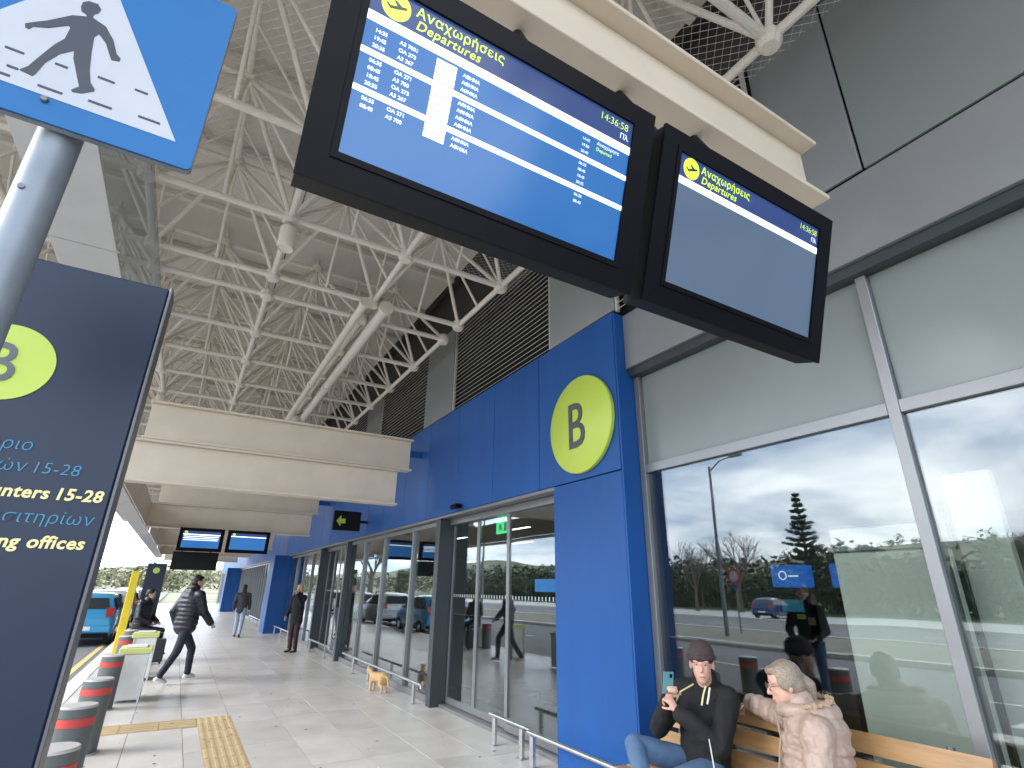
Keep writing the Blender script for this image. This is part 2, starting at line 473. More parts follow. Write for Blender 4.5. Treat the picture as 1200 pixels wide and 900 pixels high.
# tactile paving
tact = MB()
tact.box(0, 0.40, 0, 0.40, -0.0115, 0.001)
for i in range(5):
    x = 0.04 + i * 0.08
    tact.box(x - 0.016, x + 0.016, 0.01, 0.39, 0.001, 0.006)
tsrc = None
y = 8.98 - 0.405
while y > -1.5:
    if tsrc is None:
        tsrc = tact.build('tactile_tile', TACT, pav); tsrc.location = (0.56, y, 0.0)
    else:
        share(tsrc, 'tactile_tile', pav, (0.56, y, 0.0))
    y -= 0.405
x = 0.56 - 0.405
while x > -1.1:
    o = share(tsrc, 'tactile_tile', pav); o.matrix_local = Matrix.Translation((x, 8.965, 0.0)) @ Matrix.Rotation(R(-90), 4, 'Z') @ Matrix.Diagonal((1.22, 1, 1, 1))
    x -= 0.405

rs_ = random.Random(12); sp2 = MB()
for _ in range(150):
    x, y, r = rs_.uniform(-0.6, 3.45), 4.5 + rs_.random() ** 1.6 * 18, rs_.uniform(0.006, 0.020)
    n_ = 7; ph_ = rs_.random() * 6
    sp2.add([(x + math.cos(ph_ + 6.283 * i / n_) * r * rs_.uniform(0.6, 1.2), y + math.sin(ph_ + 6.283 * i / n_) * r * rs_.uniform(0.6, 1.6), 0.0035) for i in range(n_)], [tuple(range(n_))])
sp2.build('floor_specks', mat('gum_dirt', (0.13, 0.115, 0.095), 0.8), pav, kind='stuff')

# ------------------------------------------------------------------ terminal building
XF, XD, XW = 3.50, 3.70, 3.76
ZB, ZT = 2.73, 4.46
bld = thing('terminal_building', 'long terminal building with blue panels above glazed doors, grey louvres above', 'building')
def bpart(name, m, x0, x1, y0, y1, z0, z1, c=0.004, par=None):
    return MB().bbox(x0, x1, y0, y1, z0, z1, c).build(name, m, par or bld)
# upper blue panels
ys = [3.852, 5.30, 6.48, 7.68, 8.90]
while ys[-1] < 60: ys.append(ys[-1] + 1.2)
src = None
for i in range(len(ys) - 1):
    a, b = ys[i], ys[i + 1]
    if i < 4:
        bpart('facade_panel', BLUE, XF, XF + 0.06, a + 0.006, b - 0.006, ZB, ZT)
    else:
        if src is None:
            src = MB().bbox(XF, XF + 0.06, 0.006, 1.194, ZB, ZT, 0.004).build('facade_panel', BLUE, bld); src.location.y = a
        else: share(src, 'facade_panel', bld, (0, a, 0))
bpart('panel_backing', BLACKV, XF + 0.065, XF + 0.10, 3.86, 60, ZB + 0.01, ZT + 0.02, 0.001)
bpart('drip_edge', ALU, XF + 0.01, XF + 0.16, 5.0, 60, ZB - 0.045, ZB - 0.004, 0.003)
# blue pillar
bpart('pillar_panel', BLUE, XF, XF + 0.30, 3.852, 5.0, 0.0, ZB - 0.012)
bpart('pillar_side_panel', BLUE, XF + 0.004, XW + 0.02, 3.83, 3.85, 0.0, ZT - 0.02, 0.002)
# door recess
def pane(x, y0, y1, z0, z1, par=None, m=None, name='glass_pane'):
    return MB().box(x, x + 0.012, y0, y1, z0, z1).build(name, m or GLASS, par or bld)
def door_bay(y0, y1, first=False):
    h = bpart('door_header', ALU, XD - 0.02, XD + 0.12, y0 + 0.002, y1 - 0.002, 2.59, ZB - 0.05)
    bpart('door_sill', ALU, XD - 0.06, XD + 0.10, y0 + 0.002, y1 - 0.002, 0.0, 0.045)
    w = (y1 - y0)
    e = [y0 + 0.005, y0 + w * 0.435, y0 + w * 0.72, y1 - 0.005]
    kinds = ['fixed', 'leaf', 'leaf']
    for k in range(3):
        a, b = e[k], e[k + 1]
        x = XD + (0.0 if k == 0 else 0.045)
        d = bpart('door_leaf' if kinds[k] == 'leaf' else 'side_light', ALU, x, x + 0.04, a + 0.002, b - 0.002, 0.05, 0.135)
        MB().box(x, x + 0.04, a + 0.002, a + 0.045 if k else a + 0.03, 0.136, 2.585).build('stile', ALU, d)
        MB().box(x, x + 0.04, b - (0.07 if k == 0 else 0.03), b - 0.002, 0.136, 2.585).build('stile', ALU, d)
        MB().box(x + 0.012, x + 0.024, a + 0.046, b - (0.071 if k == 0 else 0.031), 0.136, 2.585).build('glass', GLASS, d)
        mk = MB()
        yy = a + 0.10
        while yy < b - 0.1:
            mk.box(x + 0.0105, x + 0.0115, yy, yy + 0.022, 1.50, 1.545); yy += 0.075
        mk.build('visibility_marks', SIGNW, d, kind='stuff')
door_bay(5.0, 8.22)
MB().box(XD + 0.0085, XD + 0.0095, 5.15, 5.72, 1.60, 1.74).build('reflection_patch', SIGNB, bld)  # thin blue sheet on the door glass, painted in for a blue reflection
def post(y, x0=XF + 0.0, x1=3.82):
    bpart('post', POSTM, x0, x1, y, y + 0.16, 0.0, ZB - 0.05, 0.006)
post(8.23)
def window_bay(y0, y1, mulls, x=3.62):
    bpart('window_sill', ALU, x - 0.03, x + 0.10, y0 + 0.002, y1 - 0.002, 0.0, 0.10)
    bpart('window_head', ALU, x - 0.02, x + 0.10, y0 + 0.002, y1 - 0.002, 2.60, ZB - 0.05)
    e = [y0] + list(mulls) + [y1]
    for mY in mulls:
        bpart('mullion', ALU if True else POSTM, x - 0.05, x + 0.08, mY - 0.03, mY + 0.03, 0.101, 2.598, 0.003)
    for a, b in zip(e[:-1], e[1:]):
        pane(x, a + 0.032, b - 0.032, 0.102, 2.598)
window_bay(8.40, 14.0, [9.62, 11.30, 12.72])
post(14.02)
door_bay(14.20, 17.0)
post(17.02)
window_bay(17.20, 22.6, [18.5, 19.8, 21.1])
bpart('pillar_panel', BLUE, 3.02, 3.70, 22.82, 24.0, 0.0, ZB - 0.012)
bpart('pillar_side_panel', BLUE, 3.03, 3.70, 22.80, 22.82, 0.0, ZB - 0.02, 0.002)
window_bay(24.02, 42.0, [24.02 + 0.9 * i for i in range(1, 20)])
bpart('pillar_panel', BLUE, 2.75, 3.70, 42.02, 43.5, 0.0, ZB - 0.012)
window_bay(43.52, 60, [43.52 + 1.2 * i for i in range(1, 13)])
bpart('end_wall', GREYP, 3.5, 16, 60.05, 60.3, 0, 7, 0.01)
# upper storey: grey panels and louvres
ZL = 6.15
def louvre(y0, y1, z0=4.50, z1=ZL, pitch=0.074):
    fr = bpart('louvre', SLATM, XF + 0.03, XF + 0.07, y0 + 0.003, y0 + 0.035, z0, z1, 0.002)
    MB().box(XF + 0.03, XF + 0.07, y1 - 0.035, y1 - 0.003, z0, z1).build('louvre_stile', SLATM, fr)
    z = z0 + 0.01; s0 = None
    L = y1 - y0 - 0.08
    while z < z1 - 0.05:
        if s0 is None:
            s0 = MB().add([(0, 0, 0), (0.052, 0, 0.040), (0.056, 0, 0.036), (0.004, 0, -0.004),
                           (0, L, 0), (0.052, L, 0.040), (0.056, L, 0.036), (0.004, L, -0.004)],
                          [(0, 1, 5, 4), (1, 2, 6, 5), (2, 3, 7, 6), (3, 0, 4, 7), (0, 3, 2, 1), (4, 5, 6, 7)]).build('slat', SLATM, fr)
            s0.location = (XF + 0.02, y0 + 0.04, z)
        else: share(s0, 'slat', fr, (XF + 0.02, y0 + 0.04, z))
        z += pitch
bpart('upper_panel', GREYP, XF + 0.015, XF + 0.05, 3.84, 5.06, ZT + 0.025, ZL)
louvre(5.07, 8.09)
bpart('upper_panel', GREYD, XF + 0.015, XF + 0.05, 8.10, 9.36, ZT + 0.025, ZL)
louvre(9.37, 12.4)
bpart('upper_panel', GREYD, XF + 0.015, XF + 0.05, 12.41, 13.6, ZT + 0.025, ZL)
louvre(13.61, 16.6)
bpart('upper_panel', GREYD, XF + 0.015, XF + 0.05, 16.61, 60, ZT + 0.025, ZL)
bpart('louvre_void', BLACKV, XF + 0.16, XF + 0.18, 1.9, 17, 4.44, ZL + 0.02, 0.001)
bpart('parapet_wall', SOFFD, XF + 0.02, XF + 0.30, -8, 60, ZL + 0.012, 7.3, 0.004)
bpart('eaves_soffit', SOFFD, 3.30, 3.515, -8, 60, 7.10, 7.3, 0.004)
# right-hand shop front
louvre(1.96, 3.83, 4.46, ZL)
bpart('upper_panel', GREYD, XF + 0.10, XF + 0.13, 1.295, 1.95, 4.44, ZL)
for k in range(4):
    bpart('upper_glazed_panel', FROST, XF + 0.11, XF + 0.14, 1.28 - 1.8 * (k + 1) + 0.012, 1.28 - 1.8 * k, 4.44, ZL)
bpart('wall_backing', BLACKV, 3.68, 3.70, -6, 1.94, 4.30, ZL + 0.01, 0.001)
bpart('spandrel', SPAND, 3.62, 3.90, -6, 3.826, 3.80, 4.425, 0.006)
bpart('spandrel_trim', POSTM, 3.66, 3.90, -6, 3.826, 3.715, 3.797, 0.004)
mulY = [3.79, 1.53, -0.75, -3.0]
for y in mulY:
    bpart('mullion', ALU, XW - 0.04, XW + 0.10, y - 0.035, y + 0.035, 0.0, 3.714, 0.003)
for a, b in zip(mulY[1:], mulY[:-1]):
    bpart('transom', ALU, XW - 0.035, XW + 0.09, a + 0.036, b - 0.036, 2.70, 2.785, 0.003)
    bpart('frosted_panel', FROST, XW + 0.01, XW + 0.04, a + 0.037, b - 0.037, 2.786, 3.713, 0.002)
    bpart('window_sill', ALU, XW - 0.035, XW + 0.09, a + 0.036, b - 0.036, 0.0, 0.09, 0.003)
    pane(XW, a + 0.036, b - 0.036, 0.091, 2.699)
# interior shell
bpart('interior_floor', INTF, 3.86, 17, -7.5, 60, -0.06, -0.01, 0.001)
bpart('interior_wall', INTW, 17, 17.2, -7.5, 60, 0, 4.2, 0.001)
bpart('interior_ceiling', INTW, 3.86, 17, -7.5, 60, 3.55, 3.6, 0.001)
bpart('interior_end_wall', INTW, 3.9, 17, -7.7, -7.5, 0, 4.2, 0.001)
for x, ly in ((6.2, (10.0, 14.5, 19.0)), (9.2, (14.5, 19.0)), (12.2, (19.0,))):
    for y in ly:
        ll = thing('ceiling_light', 'white strip light inside the hall, %s from the doors in the %s row' % (['first', 'second', 'third'][ly.index(y)], {6.2: 'front', 9.2: 'middle', 12.2: 'rear'}[x]), 'light', 'strip lights inside the hall')
        MB().bbox(x - 0.09, x + 0.09, y, y + 1.6, 3.47, 3.545, 0.005).build('housing', ALU, ll)
        MB().box(x - 0.07, x + 0.07, y + 0.03, y + 1.57, 3.462, 3.469).build('diffuser', LAMPW, ll)
c = thing('partition', 'tall narrow pale green board inside, right of the window mullion', 'partition')
MB().bbox(4.30, 4.38, 1.34, 1.60, 0.032, 2.38, 0.006).build('board', INTP, c); MB().bbox(4.28, 4.40, 1.30, 1.64, 0.0, 0.03, 0.004).build('foot', ALU, c)
MB().bbox(4.295, 4.385, 1.602, 1.625, 0.032, 2.38, 0.004).build('edge_strip', POSTM, c)
c = thing('display_board', 'wide pale board inside close behind the window, left of the mullion', 'board')
MB().bbox(4.05, 4.12, 1.57, 2.28, 0.05, 1.90, 0.01).build('panel', INTP, c); MB().bbox(4.03, 4.14, 1.55, 2.30, 1.902, 1.95, 0.006).build('rail', ALU, c)
MB().bbox(4.05, 4.12, 1.57, 2.28, 1.952, 2.06, 0.008).build('cap', CONC, c); MB().bbox(4.03, 4.14, 1.60, 2.25, 0.0, 0.048, 0.004).build('foot', ALU, c)

# ------------------------------------------------------------------ round B sign on the blue facade
rs = thing('round_sign', 'lime green round sign with a grey letter B on the blue facade', 'sign', loc=(XF, 4.44, 3.33))
MB().lathe((-0.055, 0, 0), [(0, 0), (0.53, 0), (0.545, 0.012), (0.545, 0.05), (0, 0.05)], n=64, axis='x').build('disc', LIME, rs, True)
text_mesh('B', 0.74, BGREY, 'letter', rs, V((-0.058, 0.205, -0.26)), -UY * 0.80, UZ, 0.006, offset=0.004)

# ------------------------------------------------------------------ canopy: space frame, roof sheets, cross beams
G = 1.40
XN = [3.11 - G * i for i in range(6, -1, -1)]            # bottom nodes across
ZBOT, ZTOP = 5.60, 6.66
MODS = [[0.07 - G, 0.07, 0.07 + G, 0.07 + 2 * G, 0.07 + 3 * G, 0.07 + 4 * G, 7.07], [7.67 + G * i for i in range(6)], [15.27 + G * i for i in range(6)],
        [22.87 + G * i for i in range(6)], [30.47 + G * i for i in range(6)], [38.07 + G * i for i in range(6)]]
joint_me = MB().lathe((0, 0, 0), [(0, -0.085), (0.07, -0.08), (0.095, -0.04), (0.095, 0.04), (0.07, 0.08), (0, 0.085)], n=12).build('tmp', WSTEEL).data
bpy.data.objects.remove(bpy.data.objects['tmp'])
plate_me = MB().bbox(-0.16, 0.16, -0.16, 0.16, -0.012, 0.012, 0.004)
LBL = ['white tube space frame of the canopy bay directly above the near display screens',
       'white tube space frame of the second canopy bay, above the nearest double beam',
       'white tube space frame of the third canopy bay from the viewer', 'white tube space frame of the fourth canopy bay from the viewer',
       'white tube space frame of the fifth canopy bay from the viewer', 'white tube space frame of the farthest canopy bay']
for mi, rows in enumerate(MODS):
    sf = thing('space_frame', LBL[mi], 'roof frame', 'canopy space frames')
    XT = [(a + b) / 2 for a, b in zip(XN[:-1], XN[1:])]
    YT = [(a + b) / 2 for a, b in zip(rows[:-1], rows[1:])]
    items = []
    for y in rows:
        for a, b in zip(XN[:-1], XN[1:]): items.append(('bottom_chord', (a, y, ZBOT), (b, y, ZBOT), 0.040))
    for x in XN:
        for a, b in zip(rows[:-1], rows[1:]): items.append(('bottom_chord', (x, a, ZBOT), (x, b, ZBOT), 0.040))
    for y in YT:
        for a, b in zip(XT[:-1], XT[1:]): items.append(('top_chord', (a, y, ZTOP), (b, y, ZTOP), 0.034))
    for x in XT:
        for a, b in zip(YT[:-1], YT[1:]): items.append(('top_chord', (x, a, ZTOP), (x, b, ZTOP), 0.034))
    for i, x in enumerate(XT):
        for j, y in enumerate(YT):
            for (xx, yy) in ((XN[i], rows[j]), (XN[i + 1], rows[j]), (XN[i], rows[j + 1]), (XN[i + 1], rows[j + 1])):
                items.append(('diagonal', (xx, yy, ZBOT), (x, y, ZTOP), 0.029))
            for (xx, yy) in ((XN[i], y), (XN[i + 1], y), (x, rows[j]), (x, rows[j + 1])):
                items.append(('brace', (xx, yy, ZBOT), (x, y, ZTOP), 0.021))
            items.append(('roof_post', (x, y, ZTOP), (x, y, 6.85), 0.03))
    for i, x in enumerate(XN):
        for j, y in enumerate(rows):
            for yy in (YT[j - 1] if j else None, YT[j] if j < len(YT) else None):
                if yy is not None and 0 < i < len(XN) - 1: items.append(('stay', (x, y, ZBOT), (x, yy, ZTOP), 0.016))
            for xx in (XT[i - 1] if i else None, XT[i] if i < len(XT) else None):
                if xx is not None and 0 < j < len(rows) - 1: items.append(('stay', (x, y, ZBOT), (xx, y, ZTOP), 0.016))
    pts = [(x, y, ZBOT) for x in XN for y in rows] + [(x, y, ZTOP) for x in XT for y in YT]
    if mi < 2:
        for (n, p, q, r) in items: strut(n, sf, p, q, r)
        for p in pts: share(joint_me, 'joint', sf, p)
    else:
        bag = {}
        for (n, p, q, r) in items: bag.setdefault(n, MB()).tube(p, q, r, n=6, cap=False)
        for n, b in bag.items(): b.build(n, WSTEEL, sf, True, kind='stuff')
        jb = MB()
        for p in pts: jb.lathe(p, [(0, -0.085), (0.09, -0.04), (0.09, 0.04), (0, 0.085)], n=8)
        jb.build('joint', WSTEEL, sf, kind='stuff')
# long service pipes under the frame
for k, (x, r) in enumerate(((1.86, 0.085), (1.55, 0.06))):
    sp = thing('service_pipe', ['thick cream pipe running lengthwise under the canopy frame', 'thinner cream pipe running beside the thick pipe under the canopy frame'][k], 'pipe')
    y = 6.9
    while y < 40:
        strut('pipe_length', sp, (x, y, 5.46), (x, min(y + 3.8, 40), 5.46), r)
        MB().lathe((x, y, 5.46), [(0, -0.04), (r + 0.02, -0.04), (r + 0.02, 0.04)], 12, 'y').build('collar', WSTEEL, sp)
        y += 3.8
# roof sheets
roof = thing('canopy_roof', 'pale roof sheeting of the canopy above the tube frame', 'roof')
s0 = None
for ix in range(3):
    for iy in range(36):
        x = 3.30 - 2.8 * (ix + 1); y = -2.0 + 1.4 * iy
        if s0 is None:
            s0 = MB().bbox(0.008, 2.792, 0.010, 1.39, 0, 0.05, 0.004).build('roof_sheet', CEIL, roof); s0.location = (x, y, 6.93)
        else: share(s0, 'roof_sheet', roof, (x, y, 6.93))
MB().box(-5.1, 3.30, -2, 48.4, 7.0, 7.12).build('roof_deck', CEILD, roof)
for iy in range(0, 36):
    MB().box(-5.0, 3.28, -2.0 + 1.4 * iy - 0.04, -2.0 + 1.4 * iy + 0.04, 6.84, 6.925).build('purlin', CEIL, roof)
MB().bbox(-5.22, -5.12, -2, 48.4, 6.55, 7.2, 0.01).build('fascia', GREYP, roof)
# low skylight strip along the kerb side
sk = thing('skylight_strip', 'grey glass and white panel strip running under the canopy beside the road sign', 'skylight')
y = 4.4
while y < 9.0:
    MB().box(-1.335, -0.925, y + 0.006, y + 2.39, 5.20, 5.212).build('glass_panel', GLASSG, sk)
    MB().bbox(-1.97, -1.345, y + 0.008, y + 2.39, 5.19, 5.23, 0.004).build('white_panel', mat('white_panel', (0.62, 0.61, 0.60), 0.5, var=0.04, scale=2), sk)
    MB().tube((-1.34, y, 5.20), (-1.34, y, 5.58), 0.02).build('hanger', WSTEEL, sk)
    y += 2.4

# bird net stretched under the frame
m = MB(); sp_ = 0.06
for k in range(-60, 130):
    for sg_ in (1, -1):
        x0_, x1_ = -1.6, 3.2
        c_ = k * sp_ * 1.414
        ya, yb = c_ + sg_ * (x0_ - 0.8), c_ + sg_ * (x1_ - 0.8)
        lo, hi = 0.6, 5.6
        t0, t1 = 0.0, 1.0
        for (lim, sgn) in ((lo, 1), (hi, -1)):
            d_ = yb - ya; tt = (lim - ya) / d_
            if sgn * d_ > 0: t0 = max(t0, tt)
            else: t1 = min(t1, tt)
        if t1 - t0 > 0.01:
            m.tube((x0_ + (x1_ - x0_) * t0, ya + (yb - ya) * t0, 5.50), (x0_ + (x1_ - x0_) * t1, ya + (yb - ya) * t1, 5.50), 0.0013, n=3, cap=False)
net = thing('bird_net', 'fine diamond bird net stretched under the nearest canopy bay', 'net')
m.build('mesh', mat('net_cord', (0.6, 0.58, 0.55), 0.7), net, kind='stuff')

# cross beams
def i_beam(b, y, x0, x1, zb, zt, hw=0.13, name='beam_section'):
    m = MB()
    m.bbox(x0, x1, y - hw, y + hw, zb, zb + 0.03, 0.004)
    d = m.build(name, CREAM, b)
    MB().bbox(x0 + 0.02, x1 - 0.02, y - 0.02, y + 0.02, zb + 0.031, zt - 0.031, 0.002).build('web', CREAM, d)
    MB().bbox(x0, x1, y - hw, y + hw, zt - 0.03, zt, 0.004).build('flange', CREAM, d)
    return d
nb = thing('cross_beam', 'cream steel beam above the two near departure screens', 'beam', 'cream cross beams')
i_beam(nb, 1.42, -1.0, 3.05, 3.93, 4.40, 0.12)
for x in (-0.8, 1.0): strut('hanger', nb, (x, 1.42, 4.40), (x, 1.47, 5.56), 0.02)
for k, (y, x1) in enumerate(((9.27, 3.27), (16.75, 3.2), (24.3, 3.2), (31.9, 3.2), (39.5, 3.2))):
    cb = thing('cross_beam', ['cream double beam crossing the walkway above the walking man', 'cream double beam behind the nearest double one, holding the far screens',
                              'third cream double beam along the walkway', 'fourth cream double beam far along the walkway', 'farthest cream double beam'][k], 'beam', 'cream cross beams')
    i_beam(cb, y, -0.98, 3.06, 2.98, 3.60, 0.12, 'lower_beam')
    i_beam(cb, y, -0.86, x1, 3.606, 4.19, 0.12, 'upper_beam')
    MB().bbox(x1 - 0.019, 3.498, y + 0.05, y + 0.09, 3.90, 4.02, 0.004).build('wall_stub', BLUE, cb)
    if k: strut('hanger', cb, (-0.7, y, 4.19), (-0.7, y + 0.2, 5.56), 0.025)
# slatted eaves panels linking the beam ends
for k, (y0, y1) in enumerate(((9.5, 18.9), (19.4, 27), (27.5, 36))):
    ev = thing('eaves_panel', ['white slatted eaves panel joining the left ends of the cream beams', 'white slatted eaves panel farther along the beam ends', 'most distant white slatted eaves panel along the beam ends'][k], 'panel', 'eaves panels')
    y = y0; s1 = None
    while y < y1:
        if s1 is None:
            s1 = MB().bbox(-1.30, -0.99, 0.01, 0.52, 2.99, 3.03, 0.004).build('slat', mat('white_panel', (0.6, 0.6, 0.6)), ev); s1.location.y = y
        else: share(s1, 'slat', ev, (0, y, 0))
        y += 0.54
    MB().bbox(-1.0, -0.985, y0, y1, 3.04, 3.62, 0.003).build('upstand', CREAM, ev)
# cylindrical downlights on the frame
for k, (x, y) in enumerate(((0.31, 5.67), (-1.09, 13.27), (1.71, 13.27))):
    dl = thing('downlight', ['white cylinder downlight under the frame left of the big screen', 'white cylinder downlight under the frame above the left end of the double beam',
                             'white cylinder downlight under the frame beside the service pipe', 'white cylinder downlight under the frame behind the blue road sign'][k], 'light', 'canopy downlights')
    MB().lathe((x, y, 5.18), [(0, 0.02), (0.075, 0.02), (0.085, 0), (0.09, 0.02), (0.09, 0.27), (0.06, 0.30), (0, 0.30)], 20).build('body', WSTEEL, dl, True)
    MB().tube((x, y, 5.48), (x, y, 5.56), 0.02).build('stem', WSTEEL, dl)

# ================================================================== OBJECTS
# ------------------------------------------------------------------ flight information displays
ROWS = [('14:35', 'A3 7001'), ('19:45', 'OA 273'), ('20:35', 'A3 267'), ('21:55', 'OA 275'), ('06:35', 'OA 271'), ('08:45', 'A3 700'),
        ('18:45', 'OA 273'), ('20:35', 'A3 267'), ('21:55', 'OA 275'), ('06:35', 'OA 271'), ('08:40', 'A3 700')]
def display(label, x0, x1, yb, zb, yt, zt, full, fade, detail=True):
    """tilted display: bottom edge at (yb, zb), top edge at (yt, zt), front face towards -Y"""
    d = thing('flight_display', label, 'display', 'departure displays', loc=(x0, yb, zb))
    W = x1 - x0
    v = V((0, yt - yb, zt - zb)); H = v.length; v.normalize()
    u = UX; n = u.cross(v)                      # n points towards the viewer (-Y)
    def q(m, a0, a1, b0, b1, d0, d1):
        c = u * ((a0 + a1) / 2) + v * ((b0 + b1) / 2) + n * ((d0 + d1) / 2)
        return m.obox(c, u, v, n, abs(a1 - a0) / 2, abs(b1 - b0) / 2, abs(d1 - d0) / 2)
    q(MB(), 0.004, W - 0.004, 0.004, H - 0.004, -0.105, -0.012).build('housing', DGREY, d)
    B = 0.088
    for (a0, a1, b0, b1) in ((0, W, 0, B), (0, W, H - B * 0.8, H), (0, B, B, H - B * 0.8), (W - B, W, B, H - B * 0.8)):
        bz = q(MB(), a0, a1, b0, b1, -0.0115, 0.0).build('bezel', BLACKP, d)
    for (a0, a1, b0, b1) in ((B - 0.018, W - B + 0.018, B - 0.018, B), (B - 0.018, W - B + 0.018, H - B * .8, H - B * .8 + 0.018),
                             (B - 0.018, B, B, H - B * .8), (W - B, W - B + 0.018, B, H - B * .8)):
        q(MB(), a0, a1, b0, b1, 0.0005, 0.004).build('rim', BLACKP, d)
    sx0, sx1, sy0, sy1 = B, W - B, B, H - B * 0.8
    sw, sh = sx1 - sx0, sy1 - sy0
    scr = q(MB(), sx0, sx1, sy0, sy1, -0.011, -0.006).build('screen', SCRG if fade else SCRN, d)
    hd = 0.175 * sh
    q(MB(), sx0, sx1, sy1 - hd, sy1, -0.0058, -0.0052).build('header', SCRH, scr)
    def P(a, b, off=-0.005):
        return u * a + v * b + n * off
    q(MB(), sx0, sx1, sy1 - hd - 0.055 * sh, sy1 - hd, -0.0052, -0.0046).build('title_bar', SCRW, scr)
    # icon disc
    cx, cy, r = sx0 + 0.075 * sw, sy1 - 0.085 * sh, 0.082 * sh
    pts = [(math.cos(2 * math.pi * i / 32) * r, math.sin(2 * math.pi * i / 32) * r) for i in range(32)]
    MB().prism(pts, P(cx, cy, -0.0050), u, v, 0, 0.0008).build('icon_disc', SCRL, scr)
    pl = [(-0.75, -0.05), (-0.60, -0.02), (-0.42, -0.16), (0.05, 0.02), (-0.22, 0.36), (-0.06, 0.38), (0.38, 0.13), (0.66, 0.22), (0.78, 0.14), (0.68, 0.03), (0.1, -0.20), (-0.40, -0.36)]
    MB().prism([(a * r * .95, b * r * .95) for a, b in pl], P(cx, cy, -0.0040), u, v, 0, 0.0006).build('plane_icon', SCRK, scr)
    if not detail:
        for k in range(4):
            if full: q(MB(), sx0 + 0.03 * sw, sx1 - 0.04 * sw, sy0 + (0.45 + 0.1 * k) * sh, sy0 + (0.49 + 0.1 * k) * sh, -0.005, -0.0045).build('row', SCRW, scr)
        return d
    text_mesh('Αναχωρήσεις', 0.082 * sh, SCRL, 'lettering', scr, P(sx0 + 0.135 * sw, sy1 - 0.078 * sh), u, v, 0.0004, offset=0.0004, space=1.08)
    text_mesh('Departures', 0.080 * sh, SCRL, 'lettering', scr, P(sx0 + 0.14 * sw, sy1 - 0.150 * sh), u, v, 0.0004, shear=0.22, offset=0.0004, space=1.08)
    text_mesh('14:36:58', 0.072 * sh, SCRL, 'lettering', scr, P(sx1 - 0.155 * sw, sy1 - 0.075 * sh), u, v, 0.0004, offset=-0.0005)
    text_mesh('Πλ', 0.055 * sh, SCRT, 'lettering', scr, P(sx1 - 0.055 * sw, sy1 - 0.14 * sh), u, v, 0.0004)
    if full:
        y = sy1 - hd - 0.105 * sh
        for k, (t, fl) in enumerate(ROWS):
            if k in (3, 8):
                q(MB(), sx0, sx1, y - 0.008 * sh, y + 0.026 * sh, -0.0055, -0.0050).build('divider', SCRW, scr)
            text_mesh(t, 0.031 * sh, SCRT, 'lettering', scr, P(sx0 + 0.030 * sw, y), u, v, 0.0003, offset=0.0004)
            text_mesh(fl, 0.031 * sh, SCRT, 'lettering', scr, P(sx0 + 0.105 * sw, y), u, v, 0.0003, offset=0.0004)
            ab = q(MB(), sx0 + 0.222 * sw, sx0 + 0.290 * sw, y - 0.006 * sh, y + 0.0315 * sh, -0.0049, -0.0043).build('airline_box', SCRW, scr)
            q(MB(), sx0 + 0.232 * sw, sx0 + (0.262 + 0.018 * (k % 2)) * sw, y + 0.006 * sh, y + 0.016 * sh, -0.0042, -0.0040).build('airline_mark', SCRT, scr)
            text_mesh('ΑΘΗΝΑ', 0.030 * sh, SCRT, 'lettering', scr, P(sx0 + 0.312 * sw, y), u, v, 0.0003, offset=0.0004)
            text_mesh(['14:45', '19:50', '20:40', '21:55', '06:35', '08:45', '18:45', '20:35', '21:55', '06:35', '08:40'][k], 0.028 * sh, SCRT, 'lettering', scr, P(sx0 + 0.785 * sw, y), u, v, 0.0003)
            y -= 0.0435 * sh
        text_mesh('Αναχώρησε', 0.034 * sh, SCRT, 'lettering', scr, P(sx0 + 0.85 * sw, sy1 - hd - 0.095 * sh), u, v, 0.0003)
        text_mesh('Departed', 0.034 * sh, SCRL, 'lettering', scr, P(sx0 + 0.85 * sw, sy1 - hd - 0.135 * sh), u, v, 0.0003)
    # brackets up to the beam
    top = v * (H - 0.02) - n * 0.08
    for a in (0.2 * W, 0.8 * W):
        strutm = MB().obox(u * a + v * (H - 0.06) - n * 0.085, u, v, n, 0.05, 0.08, 0.015)
        strutm.build('mount', DGREY, d)
    return d
nd = display('large departure display with white rows of flights, nearest and left of the pair', 0.047, 1.118, 1.13, 2.545, 0.945, 3.165, True, False)
nd2 = display('departure display with an empty faded blue screen, right of the pair', 1.168, 2.19, 1.13, 2.545, 0.945, 3.165, False, True)
for dd in (nd, nd2):
    for a in (0.25, 0.78):
        MB().tube((a, 0.10 - 0.16, 0.62), (a, 0.29, 1.40), 0.022).build('hanger', DGREY, dd)
fd = display('far display with white rows hanging under the second double beam', -0.20, 0.84, 16.6, 2.43, 16.5, 3.0, True, False, False)
fd2 = display('far display with a plain blue screen hanging under the second double beam', 0.92, 1.97, 16.6, 2.43, 16.5, 3.0, False, False, False)
for dd in (fd, fd2):
    for a in (0.25, 0.78): MB().tube((a, 0.10, 0.5), (a, 0.18, 0.58), 0.02).build('hanger', DGREY, dd)
bp = thing('hanging_panel', 'blank dark panel hanging under the far left display', 'panel', loc=(-0.24, 16.9, 1.98))
MB().bbox(0, 1.06, 0, 0.09, 0, 0.45, 0.006).build('box', DGREY, bp)
for a in (0.2, 0.85): MB().tube((a, 0.05, 0.45), (a, 0.02, 1.05), 0.015).build('hanger', DGREY, bp)

